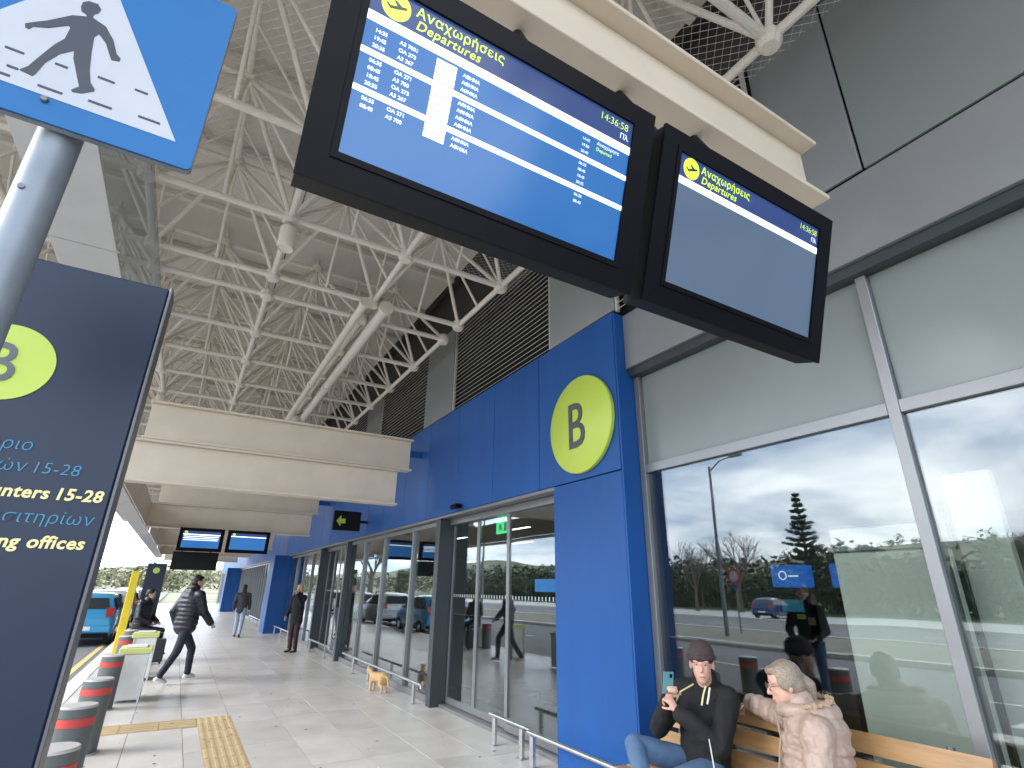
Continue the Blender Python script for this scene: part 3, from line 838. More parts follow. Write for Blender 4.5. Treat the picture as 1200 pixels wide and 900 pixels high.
# ------------------------------------------------------------------ totem signs
def totem(label, x1, y, ztop, s=1.0):
    W = 0.72 * s
    t = thing('totem_sign', label, 'sign', 'navy totem signs', loc=(x1 - W, y, 0))
    MB().bbox(0, W, 0.004, 0.11, 0.03, ztop, 0.006).build('panel', NAVY, t)
    MB().bbox(W + 0.0005, W + 0.010, 0.0, 0.114, 0.0, ztop + 0.004, 0.002).build('edge_trim', TOTEDGE, t)
    MB().bbox(-0.010, -0.0005, 0.0, 0.114, 0.0, ztop + 0.004, 0.002).build('edge_trim', TOTEDGE, t)
    MB().bbox(-0.06, W + 0.06, -0.08, 0.19, 0.0, 0.028, 0.004).build('base', TOTEDGE, t)
    return t, W
t, W = totem('tall navy totem sign with a lime B disc and Greek lettering, nearest the viewer', -0.222, 2.0, 2.585)
r = 0.118
MB().prism([(math.cos(2 * math.pi * i / 64) * r, math.sin(2 * math.pi * i / 64) * r) for i in range(64)], V((W - 0.345, 0.003, 2.228)), UX, UZ, 0.0, 0.003).build('disc', LIME, t)
text_mesh('B', 0.175, BGREY, 'letter', t, V((W - 0.395, -0.0035, 2.166)), UX * 0.85, UZ, 0.001, offset=0.001)
for body, xr, z, m, sz, off in (('Ελεγκτήριο', -0.437, 1.987, BTXT, 0.047, -0.0005), ('Επιβατών 15-28', -0.312, 1.926, BTXT, 0.047, -0.0005), ('Check-in counters 15-28', -0.241, 1.856, YTXT, 0.047, 0.0012),
                                ('Γραφεία Εισιτηρίων', -0.246, 1.788, BTXT, 0.047, -0.0005), ('Ticketing offices', -0.252, 1.722, YTXT, 0.047, 0.0012)):
    x_ = xr + 0.222 + W
    for wd in reversed(body.split(' ')):
        lo = text_mesh(wd, sz, m, 'lettering', t, V((x_, 0.0015, z - 0.012)), UX, UZ, 0.0012, align='RIGHT', shear=0.12, offset=off, space=1.06)
        x_ += min(v_.co.x for v_ in lo.data.vertices) - 0.019
t2, W = totem('distant navy totem sign with a small lime disc beyond the seated person', -0.55, 30, 2.5)
MB().prism([(math.cos(2 * math.pi * i / 32) * .13, math.sin(2 * math.pi * i / 32) * .13) for i in range(32)], V((W * .5, 0.003, 2.2)), UX, UZ, 0.0, 0.003).build('disc', LIME, t2)

# ------------------------------------------------------------------ pedestrian crossing sign
Ys = 1.06
k = Ys / 0.75
ps = thing('crossing_sign', 'blue square road sign with a white triangle and walking figure, on a grey pole', 'sign', loc=(-0.262 * k, Ys, 0))
hw = 0.230
zb = 1.62 + 0.545 * k + 0.006
def rr_outline(w, h, rad, n=6):
    o = []
    for (cx, cy, a0) in ((w - rad, rad, -90), (w - rad, h - rad, 0), (-w + rad, h - rad, 90), (-w + rad, rad, 180)):
        for i in range(n + 1):
            a = R(a0 + 90 * i / n); o.append((cx + rad * math.cos(a), cy + rad * math.sin(a)))
    return o
HEADP = [(-0.018, 0.2973), (-0.0179, 0.3109), (-0.0102, 0.3197), (0.0042, 0.322), (0.0117, 0.3115), (0.0097, 0.299), (0.0048, 0.2926), (0.0046, 0.279), (-0.0019, 0.2758), (-0.0064, 0.284), (-0.0144, 0.2867)]
BODYP = [(-0.0051, 0.2787), (-0.0241, 0.2677), (-0.0523, 0.2316), (-0.0718, 0.2111), (-0.0786, 0.2035), (-0.0762, 0.1945), (-0.0703, 0.1939), (-0.0666, 0.2033), (-0.0477, 0.2139), (-0.0227, 0.2393), (-0.0192, 0.235), (-0.02, 0.2047), (-0.03, 0.1809), (-0.0419, 0.1402), (-0.0496, 0.1114), (-0.0584, 0.0963), (-0.039, 0.0927), (-0.0359, 0.1009), (-0.0308, 0.1318), (-0.0169, 0.1654), (-0.0009, 0.1847), (0.0027, 0.1666), (0.018, 0.128), (0.0262, 0.1077), (0.0174, 0.0935), (0.0205, 0.09), (0.0334, 0.094), (0.0493, 0.1094), (0.0484, 0.1152), (0.0396, 0.1258), (0.0315, 0.153), (0.0236, 0.1975), (0.0184, 0.2366), (0.0233, 0.2488), (0.038, 0.2332), (0.0501, 0.2073), (0.0553, 0.198), (0.0678, 0.2022), (0.0674, 0.2105), (0.0592, 0.2178), (0.0469, 0.2483), (0.0282, 0.2744), (0.0118, 0.28), (0.0035, 0.2835)]
DASHP = [(-0.075, 0.135, 0.0135), (-0.0676, 0.0964, 0.008), (-0.073, 0.0757, 0.0075), (-0.0085, 0.140, 0.0095), (-0.0094, 0.078, 0.018), (0.0593, 0.1463, 0.0135), (0.0642, 0.0842, 0.0185), (0.1162, 0.150, 0.011), (0.1425, 0.090, 0.0185), (-0.12, 0.10, 0.016), (-0.14, 0.08, 0.014)]
MB().prism(rr_outline(hw, 0.478, 0.010), V((0, 0, zb)), UX, UZ, 0.0, 0.004).build('plate', SIGNB, ps)
MB().prism(rr_outline(hw + 0.001, 0.480, 0.010), V((0, 0.0005, zb - 0.001)), UX, UZ, -0.012, -0.0005).build('back_plate', GALV, ps)
MB().prism([(-0.199, 0.055), (0.194, 0.055), (-0.003, 0.418)], V((0, 0, zb)), UX, UZ, 0.0042, 0.0050).build('triangle', SIGNW, ps)
MB().prism(BODYP[::-1], V((0, 0, zb - 0.006)), UX, UZ, 0.0052, 0.0058).build('figure', SIGNK, ps)
MB().prism(HEADP[::-1], V((0, 0, zb - 0.006)), UX, UZ, 0.0053, 0.0060).build('figure_head', SIGNK, ps)
for (a, b, h_) in DASHP:
    MB().box(a - h_, a + h_, -0.0058, -0.0052, zb + b - 0.0085, zb + b - 0.0035).build('crossing_dash', SIGNK, ps)
MB().lathe((0.012, 0.05, 0), [(0.034, 0), (0.034, zb + 0.44), (0, zb + 0.45)], 32).build('pole', GALV, ps, True)
MB().lathe((-0.0108, -0.010, zb + 0.046), [(0, 0), (0.005, 0), (0.0065, 0.003), (0.0065, 0.007), (0, 0.007)], 10, 'y').build('bolt', BOLT, ps)
MB().lathe((0.0, 0.0145, zb - 0.13), [(0, 0), (0.005, 0), (0.006, 0.004), (0, 0.004)], 10, 'y').build('bolt', BOLT, ps)

# ------------------------------------------------------------------ bollards
bo = thing('bollard', 'x', 'bollard', 'grey bollards along the kerb')
rb, hb = 0.135, 0.68
MB().lathe((0, 0, 0), [(rb, 0), (rb, hb - 0.15)], 32).build('column', BOLL, bo, True)
MB().lathe((0, 0, 0), [(rb + 0.002, hb - 0.148), (rb + 0.002, hb - 0.085)], 32).build('red_band', REDB, bo, True)
MB().lathe((0, 0, 0), [(rb, hb - 0.083), (rb, hb - 0.020)], 32).build('collar', BOLL, bo, True)
MB().lathe((0, 0, 0), [(rb + 0.001, hb - 0.018), (rb + 0.001, hb - 0.006), (rb - 0.006, hb), (0, hb + 0.001)], 32).build('cap', BOLLT, bo, True)
MB().lathe((0, 0, 0), [(rb + 0.02, 0.0), (rb + 0.02, 0.012), (rb, 0.013)], 32).build('base_ring', BOLLT, bo, True)
blab = ['grey bollard with a red band in the bottom left corner, mostly cut off', 'grey bollard with a red band, second from the viewer beside the totem',
        'grey bollard with a red band, just before the tactile strip', 'grey bollard with a red band beside the white litter bin',
        'grey bollard with a red band just beyond the white litter bin', 'grey bollard with a red band nearest the seated person']
for i, (x, y) in enumerate(((-0.45, 4.72), (-0.50, 6.18), (-0.51, 7.72), (-0.57, 10.1), (-0.62, 13.6), (-0.64, 15.2))):
    o = bo if i == 0 else copy_tree(bo)
    o.location = (x, y, 0); o['label'] = blab[i]
# ------------------------------------------------------------------ bins / planters with pale lime rims
def bin_box(label, x, y, w, d, h):
    b = thing('litter_bin', label, 'bin', 'pale bins with lime rims', loc=(x, y, 0))
    MB().bbox(-w / 2, w / 2, -d / 2, d / 2, 0.03, h - 0.10, 0.01).build('body', BINW, b)
    for sx in (-1, 1):
        for sy in (-1, 1):
            MB().box(sx * w / 2 - 0.012 * (sx + 1) , sx * w / 2 - 0.012 * (sx - 1), sy * (d / 2 + 0.013) - 0.011, sy * (d / 2 + 0.013) + 0.011, 0, h - 0.10).build('corner_strip', STEEL, b)
    MB().bbox(-w / 2 - 0.03, w / 2 + 0.03, -d / 2 - 0.03, d / 2 + 0.03, h - 0.098, h - 0.02, 0.008).build('rim', LIMEY, b)
    MB().bbox(-w / 2 + 0.04, w / 2 - 0.04, -d / 2 + 0.04, d / 2 - 0.04, h - 0.018, h, 0.006).build('lid', BINW, b)
    return b
bin_box('white litter bin with a pale lime rim behind the third bollard', -0.33, 10.75, 0.36, 0.50, 0.74)
bin_box('white litter bin with a pale lime rim farther off by the seated person', -0.30, 12.9, 0.36, 0.42, 0.80)
yp = thing('yellow_post', 'tall slim yellow panel post behind the seated person', 'post', loc=(-0.90, 16.4, 0))
MB().bbox(-0.085, 0.085, -0.03, 0.03, 0.02, 1.90, 0.01).build('board', YPOST, yp); MB().bbox(-0.16, 0.16, -0.12, 0.12, 0, 0.03, 0.006).build('base', STEEL, yp)

# ------------------------------------------------------------------ low guard rails in front of the glazing
def rail(label, y0, y1, posts, x=3.40, z=0.285):
    r_ = thing('guard_rail', label, 'rail', 'low steel guard rails')
    MB().path([(x, y0, z), (x, y1, z)], 0.021, 12).build('bar', STEEL, r_, True)
    for y in posts:
        p = MB().bbox(x - 0.018, x + 0.018, y - 0.03, y + 0.03, 0.008, z - 0.02, 0.003).build('leg', STEEL, r_)
        MB().bbox(x - 0.045, x + 0.045, y - 0.05, y + 0.05, 0.0, 0.0075, 0.002).build('foot_plate', STEEL, p)
    MB().path([(x, y0 + 0.01, z), (x + 0.03, y0 - 0.015, z - 0.015), (x + 0.035, y0 - 0.02, z - 0.06)], 0.018, 10).build('end_bend', STEEL, r_, True)
rail('low steel guard rail beside the glass doors by the blue pillar', 5.42, 6.20, [5.5, 6.08])
rail('low steel guard rail in front of the blue pillar', 3.3, 5.28, [3.5, 5.2], 3.34)
rail('low steel guard rail above the ginger cat', 8.45, 12.9, [8.62, 10.95, 12.0])
rail('low steel guard rail beside the woman in the black coat', 14.4, 16.6, [14.6, 16.4])
for i in range(3):
    rail('low steel guard rail behind the walker in pale jeans, %s' % ['nearest of three', 'middle of three', 'farthest of three'][i], 19.0 + i * 4.0, 22.4 + i * 4, [19.3 + 4 * i, 20.7 + 4 * i, 22.1 + i * 4], 3.30)

# camera box, exit sign, projecting sign
cc = thing('security_camera', 'small dark camera under the blue panels above the doors', 'camera', loc=(3.47, 7.5, 2.80))
MB().bbox(-0.02, 0.028, -0.05, 0.05, -0.03, 0.03, 0.005).build('bracket', BLACKP, cc)
MB().lathe((-0.06, 0.0, -0.01), [(0, -0.10), (0.035, -0.10), (0.04, -0.06), (0.04, 0.09), (0, 0.10)], 14, 'y').build('body', BLACKP, cc, True)
ex = thing('exit_sign', 'green emergency exit sign hanging inside above the glass doors', 'sign', loc=(3.95, 6.95, 2.47))
MB().bbox(-0.02, 0.0, -0.17, 0.17, -0.09, 0.09, 0.004).build('plate', GREEN_E, ex)
MB().prism([(-0.02, -0.05), (0.01, -0.05), (0.02, -0.01), (0.05, -0.05), (0.075, -0.04), (0.04, 0.01), (0.03, 0.04), (0.0, 0.045), (-0.03, 0.02)], V((-0.021, 0.05, 0)), -UY, UZ, 0, 0.002).build('runner', SIGNW, ex)
MB().box(-0.023, -0.0205, -0.14, -0.07, -0.06, 0.06).build('door_symbol', SIGNW, ex)
MB().tube((-0.01, 0, 0.09), (-0.01, 0, 1.07), 0.008).build('hanger', ALU, ex)
pj = thing('projecting_sign', 'dark box sign with a lime arrow projecting from the blue panels', 'sign', loc=(2.72, 12.4, 2.80))
MB().bbox(0, 0.60, 0, 0.12, 0, 0.42, 0.006).build('box', DGREY, pj)
MB().box(0.601, 0.78, 0.05, 0.07, 0.18, 0.24).build('arm', DGREY, pj)
MB().prism([(0.06, 0.20), (0.16, 0.32), (0.16, 0.25), (0.26, 0.25), (0.26, 0.15), (0.16, 0.15), (0.16, 0.08)], V((0, -0.0005, 0)), UX, UZ, 0, 0.003).build('arrow', LIME, pj)

# ------------------------------------------------------------------ bench
be = thing('bench', 'slatted varnished wooden bench against the window under the seated pair', 'bench')
BY0, BY1 = 1.42, 3.55
for i in range(4):
    x = 2.98 + i * 0.115
    MB().bbox(x, x + 0.095, BY0, BY1, 0.405, 0.440, 0.006).build('seat_slat', WOOD, be)
for i in range(3):
    c = V((3.475 + i * 0.030, (BY0 + BY1) / 2, 0.575 + i * 0.132))
    ax = V((0.22, 0, 0.975)).normalized()
    MB().obox(c, UY, ax, UY.cross(ax), (BY1 - BY0) / 2, 0.052, 0.017).build('back_slat', WOOD, be)
for y in (BY0 + 0.18, (BY0 + BY1) / 2, BY1 - 0.18):
    f = MB()
    f.bbox(3.02, 3.42, y - 0.03, y + 0.03, 0.345, 0.402, 0.005); f.build('frame', POSTM, be)
    MB().bbox(3.04, 3.09, y - 0.03, y + 0.03, 0, 0.344, 0.004).build('leg', POSTM, be)
    MB().bbox(3.36, 3.41, y - 0.03, y + 0.03, 0, 0.344, 0.004).build('leg', POSTM, be)
    MB().tube((3.435, y, 0.38), (3.565, y, 0.90), 0.02).build('back_support', POSTM, be)

# ------------------------------------------------------------------ people and the cat
def seg(m, p, q, r1, r2, side=None, k=1.0, n=14, bulge=0.0, nb=0, cap=True):
    """closed tapered limb from p to q; cross-section r along `side`, r*k across; optional quilted bulges"""
    p = V(p); q = V(q); d = q - p; L = max(d.length, 1e-5); d = d / L
    if side is None: u, w = frame_for(d)
    else:
        u = V(side); u = (u - d * u.dot(d)).normalized(); w = d.cross(u)
    prof = []
    for i in range(1, 5):
        a = math.pi / 2 * i / 5
        prof.append((-r1 * min(k, 1) * math.cos(a), r1 * math.sin(a)))
    steps = max(2, nb * 6 if nb else 3)
    for i in range(steps + 1):
        t = i / steps; r = r1 + (r2 - r1) * t
        if nb: r *= 1 - bulge + bulge * abs(math.sin(math.pi * nb * t)) ** 0.6
        prof.append((L * t, r))
    for i in range(4, 0, -1):
        a = math.pi / 2 * i / 5
        prof.append((L + r2 * min(k, 1) * math.cos(a), r2 * math.sin(a)))
    vs = [p - d * r1 * min(k, 1)]; fs = []
    for (h, r) in prof:
        for i in range(n):
            a = 2 * math.pi * i / n
            vs.append(p + d * h + u * math.cos(a) * r + w * math.sin(a) * r * k)
    vs.append(q + d * r2 * min(k, 1))
    last = len(vs) - 1
    for i in range(n): fs.append((0, 1 + (i + 1) % n, 1 + i))
    for g in range(len(prof) - 1):
        for i in range(n):
            a = 1 + g * n + i; b = 1 + g * n + (i + 1) % n
            fs.append((a, b, b + n, a + n))
    o = 1 + (len(prof) - 1) * n
    for i in range(n): fs.append((o + i, o + (i + 1) % n, last))
    m.add(vs, fs)
    return m
def ell(m, c, rx, ry, rz, mtx=None, n=14):
    c = V(c); vs = []; fs = []
    K = n // 2 + 1
    mtx = mtx or Matrix.Identity(3)
    vs.append(c + mtx @ V((0, 0, -rz)))
    for j in range(1, K):
        a = -math.pi / 2 + math.pi * j / K
        for i in range(n):
            b = 2 * math.pi * i / n
            vs.append(c + mtx @ V((rx * math.cos(a) * math.cos(b), ry * math.cos(a) * math.sin(b), rz * math.sin(a))))
    vs.append(c + mtx @ V((0, 0, rz)))
    last = len(vs) - 1
    for i in range(n): fs.append((0, 1 + (i + 1) % n, 1 + i))
    for g in range(K - 2):
        for i in range(n):
            a = 1 + g * n + i; b = 1 + g * n + (i + 1) % n
            fs.append((a, b, b + n, a + n))
    o = 1 + (K - 2) * n
    for i in range(n): fs.append((o + i, o + (i + 1) % n, last))
    m.add(vs, fs)
    return m
def organic(m, name, material, parent, vox, smooth=4, noise=0.0, nscale=6.0):
    """union of the closed pieces in m, remeshed to one continuous skin"""
    me = bpy.data.meshes.new('tmp'); me.from_pydata(m.v, [], m.f)
    o = bpy.data.objects.new('tmp', me); COL.objects.link(o)
    md = o.modifiers.new('r', 'REMESH'); md.mode = 'VOXEL'; md.voxel_size = vox; md.use_smooth_shade = True
    if smooth:
        sm = o.modifiers.new('s', 'SMOOTH'); sm.factor = 0.5; sm.iterations = smooth
    if noise > 0:
        tx = bpy.data.textures.get('folds') or bpy.data.textures.new('folds', 'CLOUDS')
        tx.noise_scale = 1.0 / nscale; tx.noise_depth = 2
        dm = o.modifiers.new('d', 'DISPLACE'); dm.texture = tx; dm.strength = noise; dm.mid_level = 0.5
    dg = bpy.context.evaluated_depsgraph_get(); dg.update()
    out = bpy.data.meshes.new_from_object(o.evaluated_get(dg))
    bpy.data.objects.remove(o); bpy.data.meshes.remove(me)
    out.name = name; out.materials.clear(); out.materials.append(material)
    for p in out.polygons: p.use_smooth = True
    r = bpy.data.objects.new(name, out); COL.objects.link(r); r.parent = parent
    return r
def head_frame(fwd, up=UZ):
    f = V(fwd).normalized(); l = V(up).cross(f).normalized(); u = f.cross(l).normalized()
    return Matrix(((f.x, l.x, u.x), (f.y, l.y, u.y), (f.z, l.z, u.z)))
def head(m, c, fm, s=1.0):
    c = V(c)
    P = lambda x, y, z: c + fm @ V((x * s, y * s, z * s))
    ell(m, P(-0.012, 0, 0.030), 0.094 * s, 0.073 * s, 0.088 * s, fm, 18)       # cranium
    ell(m, P(0.022, 0, -0.035), 0.064 * s, 0.058 * s, 0.082 * s, fm, 16)       # face
    ell(m, P(0.050, 0, -0.092), 0.030 * s, 0.030 * s, 0.024 * s, fm, 12)       # chin
    ell(m, P(0.020, 0, -0.070), 0.050 * s, 0.050 * s, 0.040 * s, fm, 12)       # jaw
    seg(m, P(0.078, 0, 0.010), P(0.098, 0, -0.030), 0.009 * s, 0.014 * s, n=10)  # nose
    for sd in (-1, 1):
        ell(m, P(0.058, 0.028 * sd, -0.030), 0.024 * s, 0.022 * s, 0.022 * s, fm, 10)   # cheek
        ell(m, P(0.066, 0.027 * sd, 0.022), 0.016 * s, 0.026 * s, 0.009 * s, fm, 10)    # brow
        ell(m, P(-0.008, 0.073 * sd, -0.010), 0.018 * s, 0.010 * s, 0.032 * s, fm, 10)  # ear
    ell(m, P(0.080, 0, -0.062), 0.010 * s, 0.022 * s, 0.006 * s, fm, 10)      # upper lip
    ell(m, P(0.078, 0, -0.074), 0.010 * s, 0.019 * s, 0.007 * s, fm, 10)      # lower lip
def face_bits(c, fm, parent, s=1.0, glasses=False):
    c = V(c)
    P = lambda x, y, z: c + fm @ V((x * s, y * s, z * s))
    for sd in (-1, 1):
        ell(MB(), P(0.0735, 0.029 * sd, 0.003), 0.006 * s, 0.0105 * s, 0.0042 * s, fm, 10).build('eye', mat('eye_white', (0.34, 0.30, 0.28), 0.3), parent, True)
        ell(MB(), P(0.0785, 0.029 * sd, 0.003), 0.003 * s, 0.0050 * s, 0.0042 * s, fm, 10).build('iris', mat('eye_iris', (0.06, 0.05, 0.04), 0.2), parent, True)
    ell(MB(), P(0.086, 0, -0.068), 0.006 * s, 0.019 * s, 0.005 * s, fm, 10).build('lips', mat('lip', (0.42, 0.17, 0.14), 0.5), parent, True)
    if glasses:
        g = MB()
        for sd in (-1, 1):
            pts = [P(0.094, 0.031 * sd + 0.024 * math.cos(a), 0.0 + 0.019 * math.sin(a)) for a in [2 * math.pi * i / 18 for i in range(19)]]
            g.path(pts, 0.0018 * s * glasses, 6)
            g.path([P(0.092, 0.055 * sd, 0.004), P(0.05, 0.074 * sd, 0.006), P(-0.01, 0.080 * sd, 0.002)], 0.0016 * s * glasses, 6)
        g.path([P(0.094, -0.008, 0.003), P(0.100, 0, 0.006), P(0.094, 0.008, 0.003)], 0.0018 * s * glasses, 6)
        g.build('glasses', mat('glasses_frame', (0.13, 0.10, 0.09), 0.3), parent, True)
def hand(m, w, d, n, side, curl=0.5, s=1.0):
    """w wrist, d direction of the fingers, n palm normal, side = thumb side"""
    w = V(w); d = V(d).normalized(); side = V(side); side = (side - d * side.dot(d)).normalized(); n = V(n); n = (n - d * n.dot(d) - side * n.dot(side)).normalized()
    palm_end = w + d * 0.085 * s
    seg(m, w - d * 0.01, w + d * 0.078 * s, 0.026 * s, 0.036 * s, side, 0.42, 12)
    for i, (off, L) in enumerate(((0.030, 0.072), (0.010, 0.080), (-0.010, 0.074), (-0.029, 0.058))):
        p = palm_end + side * off * s - d * 0.008
        a = curl * 0.6; dd = d
        for j, (fl, r) in enumerate(((0.45, 0.0092), (0.32, 0.0085), (0.23, 0.0075))):
            dd = (Quaternion(d.cross(n), a * (j + 1)) @ d)
            q = p + dd * L * fl * s * 1.15
            seg(m, p, q, r * s, r * 0.95 * s, n=8)
            p = q
            a = curl * 0.9
    p = w + d * 0.025 * s + side * 0.028 * s
    q = p + (d * 0.55 + side * 0.75 + n * 0.35).normalized() * 0.040 * s
    seg(m, p, q, 0.012 * s, 0.0105 * s, n=8)
    seg(m, q, q + (d * 0.85 + side * 0.15 + n * 0.45 * curl * 2).normalized() * 0.032 * s, 0.0105 * s, 0.0085 * s, n=8)

SKIN = mat('skin', (0.58, 0.34, 0.25), 0.5, var=0.08, scale=14)
def sleeve(m, pts, r, bulge=0.0, pitch=0.075, k=1.0):
    for a, b, r1, r2 in zip(pts[:-1], pts[1:], r[:-1], r[1:]):
        nb = max(1, int((V(b) - V(a)).length / pitch)) if bulge else 0
        seg(m, a, b, r1, r2, None, 1.0, 14, bulge, nb)
def person(label, group, loc, J, C, vox=0.012, rz=0.0):
    """J: joints in local coordinates; C: clothing spec"""
    pr = thing('person', label, 'person', group, loc, rz)
    hs = J.get('hs', 1.0)
    fm = head_frame(J['face'], J.get('headup', (0, 0, 1)))
    side = (V(J['shl']) - V(J['shr'])).normalized()
    body = MB()
    head(body, J['head'], fm, hs)
    seg(body, V(J['neck']) - UZ * 0.03, V(J['head']) + fm @ V((-0.02, 0, -0.06)), 0.055, 0.052, n=14)
    seg(body, J['pelvis'], J['chest'], 0.115, 0.135, side, 0.62, 16)
    seg(body, J['chest'], J['neck'], 0.12, 0.055, side, 0.62, 14)
    for e in 'lr':
        seg(body, V(J['chest']).lerp(V(J['sh' + e]), 0.3) + UZ * 0.06, J['sh' + e], 0.05, 0.045)
        seg(body, J['sh' + e], J['el' + e], 0.042, 0.034)
        seg(body, J['el' + e], J['wr' + e], 0.034, 0.026)
        hd = J.get('hand' + e)
        if hd: hand(body, J['wr' + e], *hd)
        else:
            dd = (V(J['wr' + e]) - V(J['el' + e])).normalized()
            hand(body, J['wr' + e], dd, side * (1 if e == 'r' else -1), fm.col[0], 0.45, 0.95)
        seg(body, J['pelvis'], J['hip' + e], 0.08, 0.08)
        seg(body, J['hip' + e], J['kn' + e], 0.072, 0.05)
        seg(body, J['kn' + e], J['an' + e], 0.048, 0.034)
        seg(body, J['an' + e], V(J['an' + e]) + V(J['toe' + e]).normalized() * 0.12 - UZ * 0.03, 0.034, 0.025)
    organic(body, 'body', C.get('skin', SKIN), pr, vox * 0.8, 2)
    # jacket
    jk = MB(); b = C.get('bulge', 0.0); pad = C.get('pad', 1.0); hem = V(J.get('hem', V(J['pelvis']) - UZ * 0.08))
    L = (V(J['neck']) - hem).length
    nb = max(2, int(L / C.get('pitch', 0.075)))
    mid = hem.lerp(V(J['chest']), 1.0)
    seg(jk, hem, V(J['chest']) + UZ * 0.04, C.get('rh', 0.165) * pad, 0.178 * pad, side, C.get('deep', 0.70), 22, b, nb if b else 0)
    seg(jk, V(J['chest']) + UZ * 0.02, V(J['neck']) - UZ * 0.015, 0.172 * pad, 0.078, side, 0.72, 20)
    for e in 'lr':
        seg(jk, V(J['chest']).lerp(V(J['sh' + e]), 0.35) + UZ * 0.07, J['sh' + e], 0.080 * pad, 0.074 * pad)
        q = V(J['el' + e]).lerp(V(J['wr' + e]), C.get('cuff', 0.92))
        sleeve(jk, [V(J['sh' + e]), V(J['el' + e]), q], [0.072 * pad, 0.062 * pad, 0.050 * pad], b, C.get('pitch', 0.075))
    seg(jk, V(J['neck']) - UZ * 0.02, V(J['neck']) + UZ * 0.045 + fm.col[0] * 0.01, 0.082, 0.080, None, 1.0, 18)   # collar
    if C.get('hood'):
        bk = -fm.col[0]; bk = V((bk.x, bk.y, 0)).normalized()
        seg(jk, V(J['neck']) + bk * 0.085 + side * 0.07 - UZ * 0.015, V(J['neck']) + bk * 0.085 - side * 0.07 - UZ * 0.015, 0.072, 0.072, UZ, 0.75, 14)
    organic(jk, 'jacket', C['jacket'], pr, vox, C.get('smooth', 3), C.get('fold', 0.012), C.get('fscale', 9))
    # trousers
    tr = MB()
    seg(tr, V(J['pelvis']) + UZ * 0.08, V(J['pelvis']) - UZ * 0.01, 0.140, 0.150, side, 0.72, 18)
    for e in 'lr':
        seg(tr, J['pelvis'], J['hip' + e], 0.10, 0.098)
        seg(tr, J['hip' + e], J['kn' + e], 0.095, 0.070)
        seg(tr, J['kn' + e], V(J['kn' + e]).lerp(V(J['an' + e]), 0.95), 0.068, 0.055)
    organic(tr, 'trousers', C['trousers'], pr, vox, 3, 0.014, 10)
    for e in 'lr':
        an = V(J['an' + e]); td = V(J['toe' + e]).normalized()
        sh = MB()
        dn = J.get('down' + e, V((0, 0, -1))); dn = V(dn)
        seg(sh, an + dn * 0.035 - td * 0.045, an + dn * 0.045 + td * 0.14, 0.038, 0.034, td.cross(dn), 0.85)
        seg(sh, an + dn * 0.0, an + dn * 0.035 + td * 0.05, 0.042, 0.038)
        so = organic(sh, 'shoe', C['shoes'], pr, 0.012, 2)
    # hair
    hc = V(J['head'])
    P = lambda x, y, z: hc + fm @ V((x * hs, y * hs, z * hs))
    if 'hair' in C:
        h = MB()
        ell(h, P(-0.022, 0, 0.040), 0.094 * hs, 0.082 * hs, 0.088 * hs, fm, 18)
        ell(h, P(-0.050, 0, -0.01), 0.062 * hs, 0.076 * hs, 0.075 * hs, fm, 16)
        if C.get('fringe'): ell(h, P(0.045, 0, 0.078), 0.040 * hs, 0.055 * hs, 0.030 * hs, fm, 12)
        if C.get('long'):
            ell(h, P(-0.045, 0, -0.07), 0.055 * hs, 0.085 * hs, 0.095 * hs, fm, 16)
            for sd in (-1, 1): ell(h, P(0.0, 0.068 * sd, -0.03), 0.040 * hs, 0.022 * hs, 0.085 * hs, fm, 12)
        if C.get('pony'):
            for sd in (-1, 1): ell(h, P(-0.005, 0.066 * sd, 0.012), 0.055 * hs, 0.020 * hs, 0.045 * hs, fm, 12)
            seg(h, P(-0.095, 0, 0.02), P(-0.135, 0, -0.03), 0.030, 0.034)
            seg(h, P(-0.135, 0, -0.03), P(-0.130, 0, -0.13), 0.034, 0.016)
        organic(h, 'hair', C['hair'], pr, 0.007, 3, 0.003, 50)
    if 'hat' in C:
        h = MB()
        ell(h, P(-0.014, 0, 0.058), 0.106 * hs, 0.088 * hs, 0.092 * hs, fm, 20)
        ht = organic(h, 'hat', C['hat'], pr, 0.008, 2)
        cf = MB()
        pts = [P(-0.012 + 0.100 * math.cos(a), 0.083 * math.sin(a), 0.040 + 0.006 * math.cos(a)) for a in [2 * math.pi * i / 28 for i in range(29)]]
        cf.path(pts, 0.016, 8)
        cf.build('cuff', C['hat'], ht, True)
    return pr, fm

def cloth(name, col, rough=0.8, var=0.15, scale=20, bump=0.15, bs=60):
    return mat(name, col, rough, var=var, scale=scale, bump=bump, bscale=bs)
BLKJ = cloth('black_fleece', (0.0065, 0.0065, 0.008), 0.85)
BLKP = cloth('black_puffer', (0.008, 0.009, 0.015), 0.42, bump=0.05)
PINK = cloth('pink_puffer', (0.37, 0.268, 0.215), 0.48, var=0.10, bump=0.6, bs=26)
JEAN = cloth('blue_denim', (0.075, 0.135, 0.235), 0.85, var=0.22, scale=7)
JEANL = cloth('pale_denim', (0.30, 0.37, 0.46), 0.85)
NAVYT = cloth('navy_trousers', (0.014, 0.017, 0.030), 0.8)
MAROON = cloth('maroon_trousers', (0.035, 0.012, 0.014), 0.8)
WSHOE = mat('white_shoe', (0.72, 0.72, 0.70), 0.5)
DSHOE = mat('dark_shoe', (0.02, 0.02, 0.02), 0.5)
HBLK = cloth('black_hair', (0.010, 0.008, 0.007), 0.5)
HBLO = cloth('blond_hair', (0.55, 0.40, 0.20), 0.5)
HGRY = mat('grey_blond_hair', (0.25, 0.195, 0.145), 0.45, var=0.45, scale=22, stretch=(9, 1.2, 7), bump=0.35, bscale=40)
BEAN = cloth('brown_knit', (0.055, 0.036, 0.036), 0.9, bump=0.5, bs=140)
GREYC = cloth('charcoal_fabric', (0.035, 0.037, 0.045), 0.8)

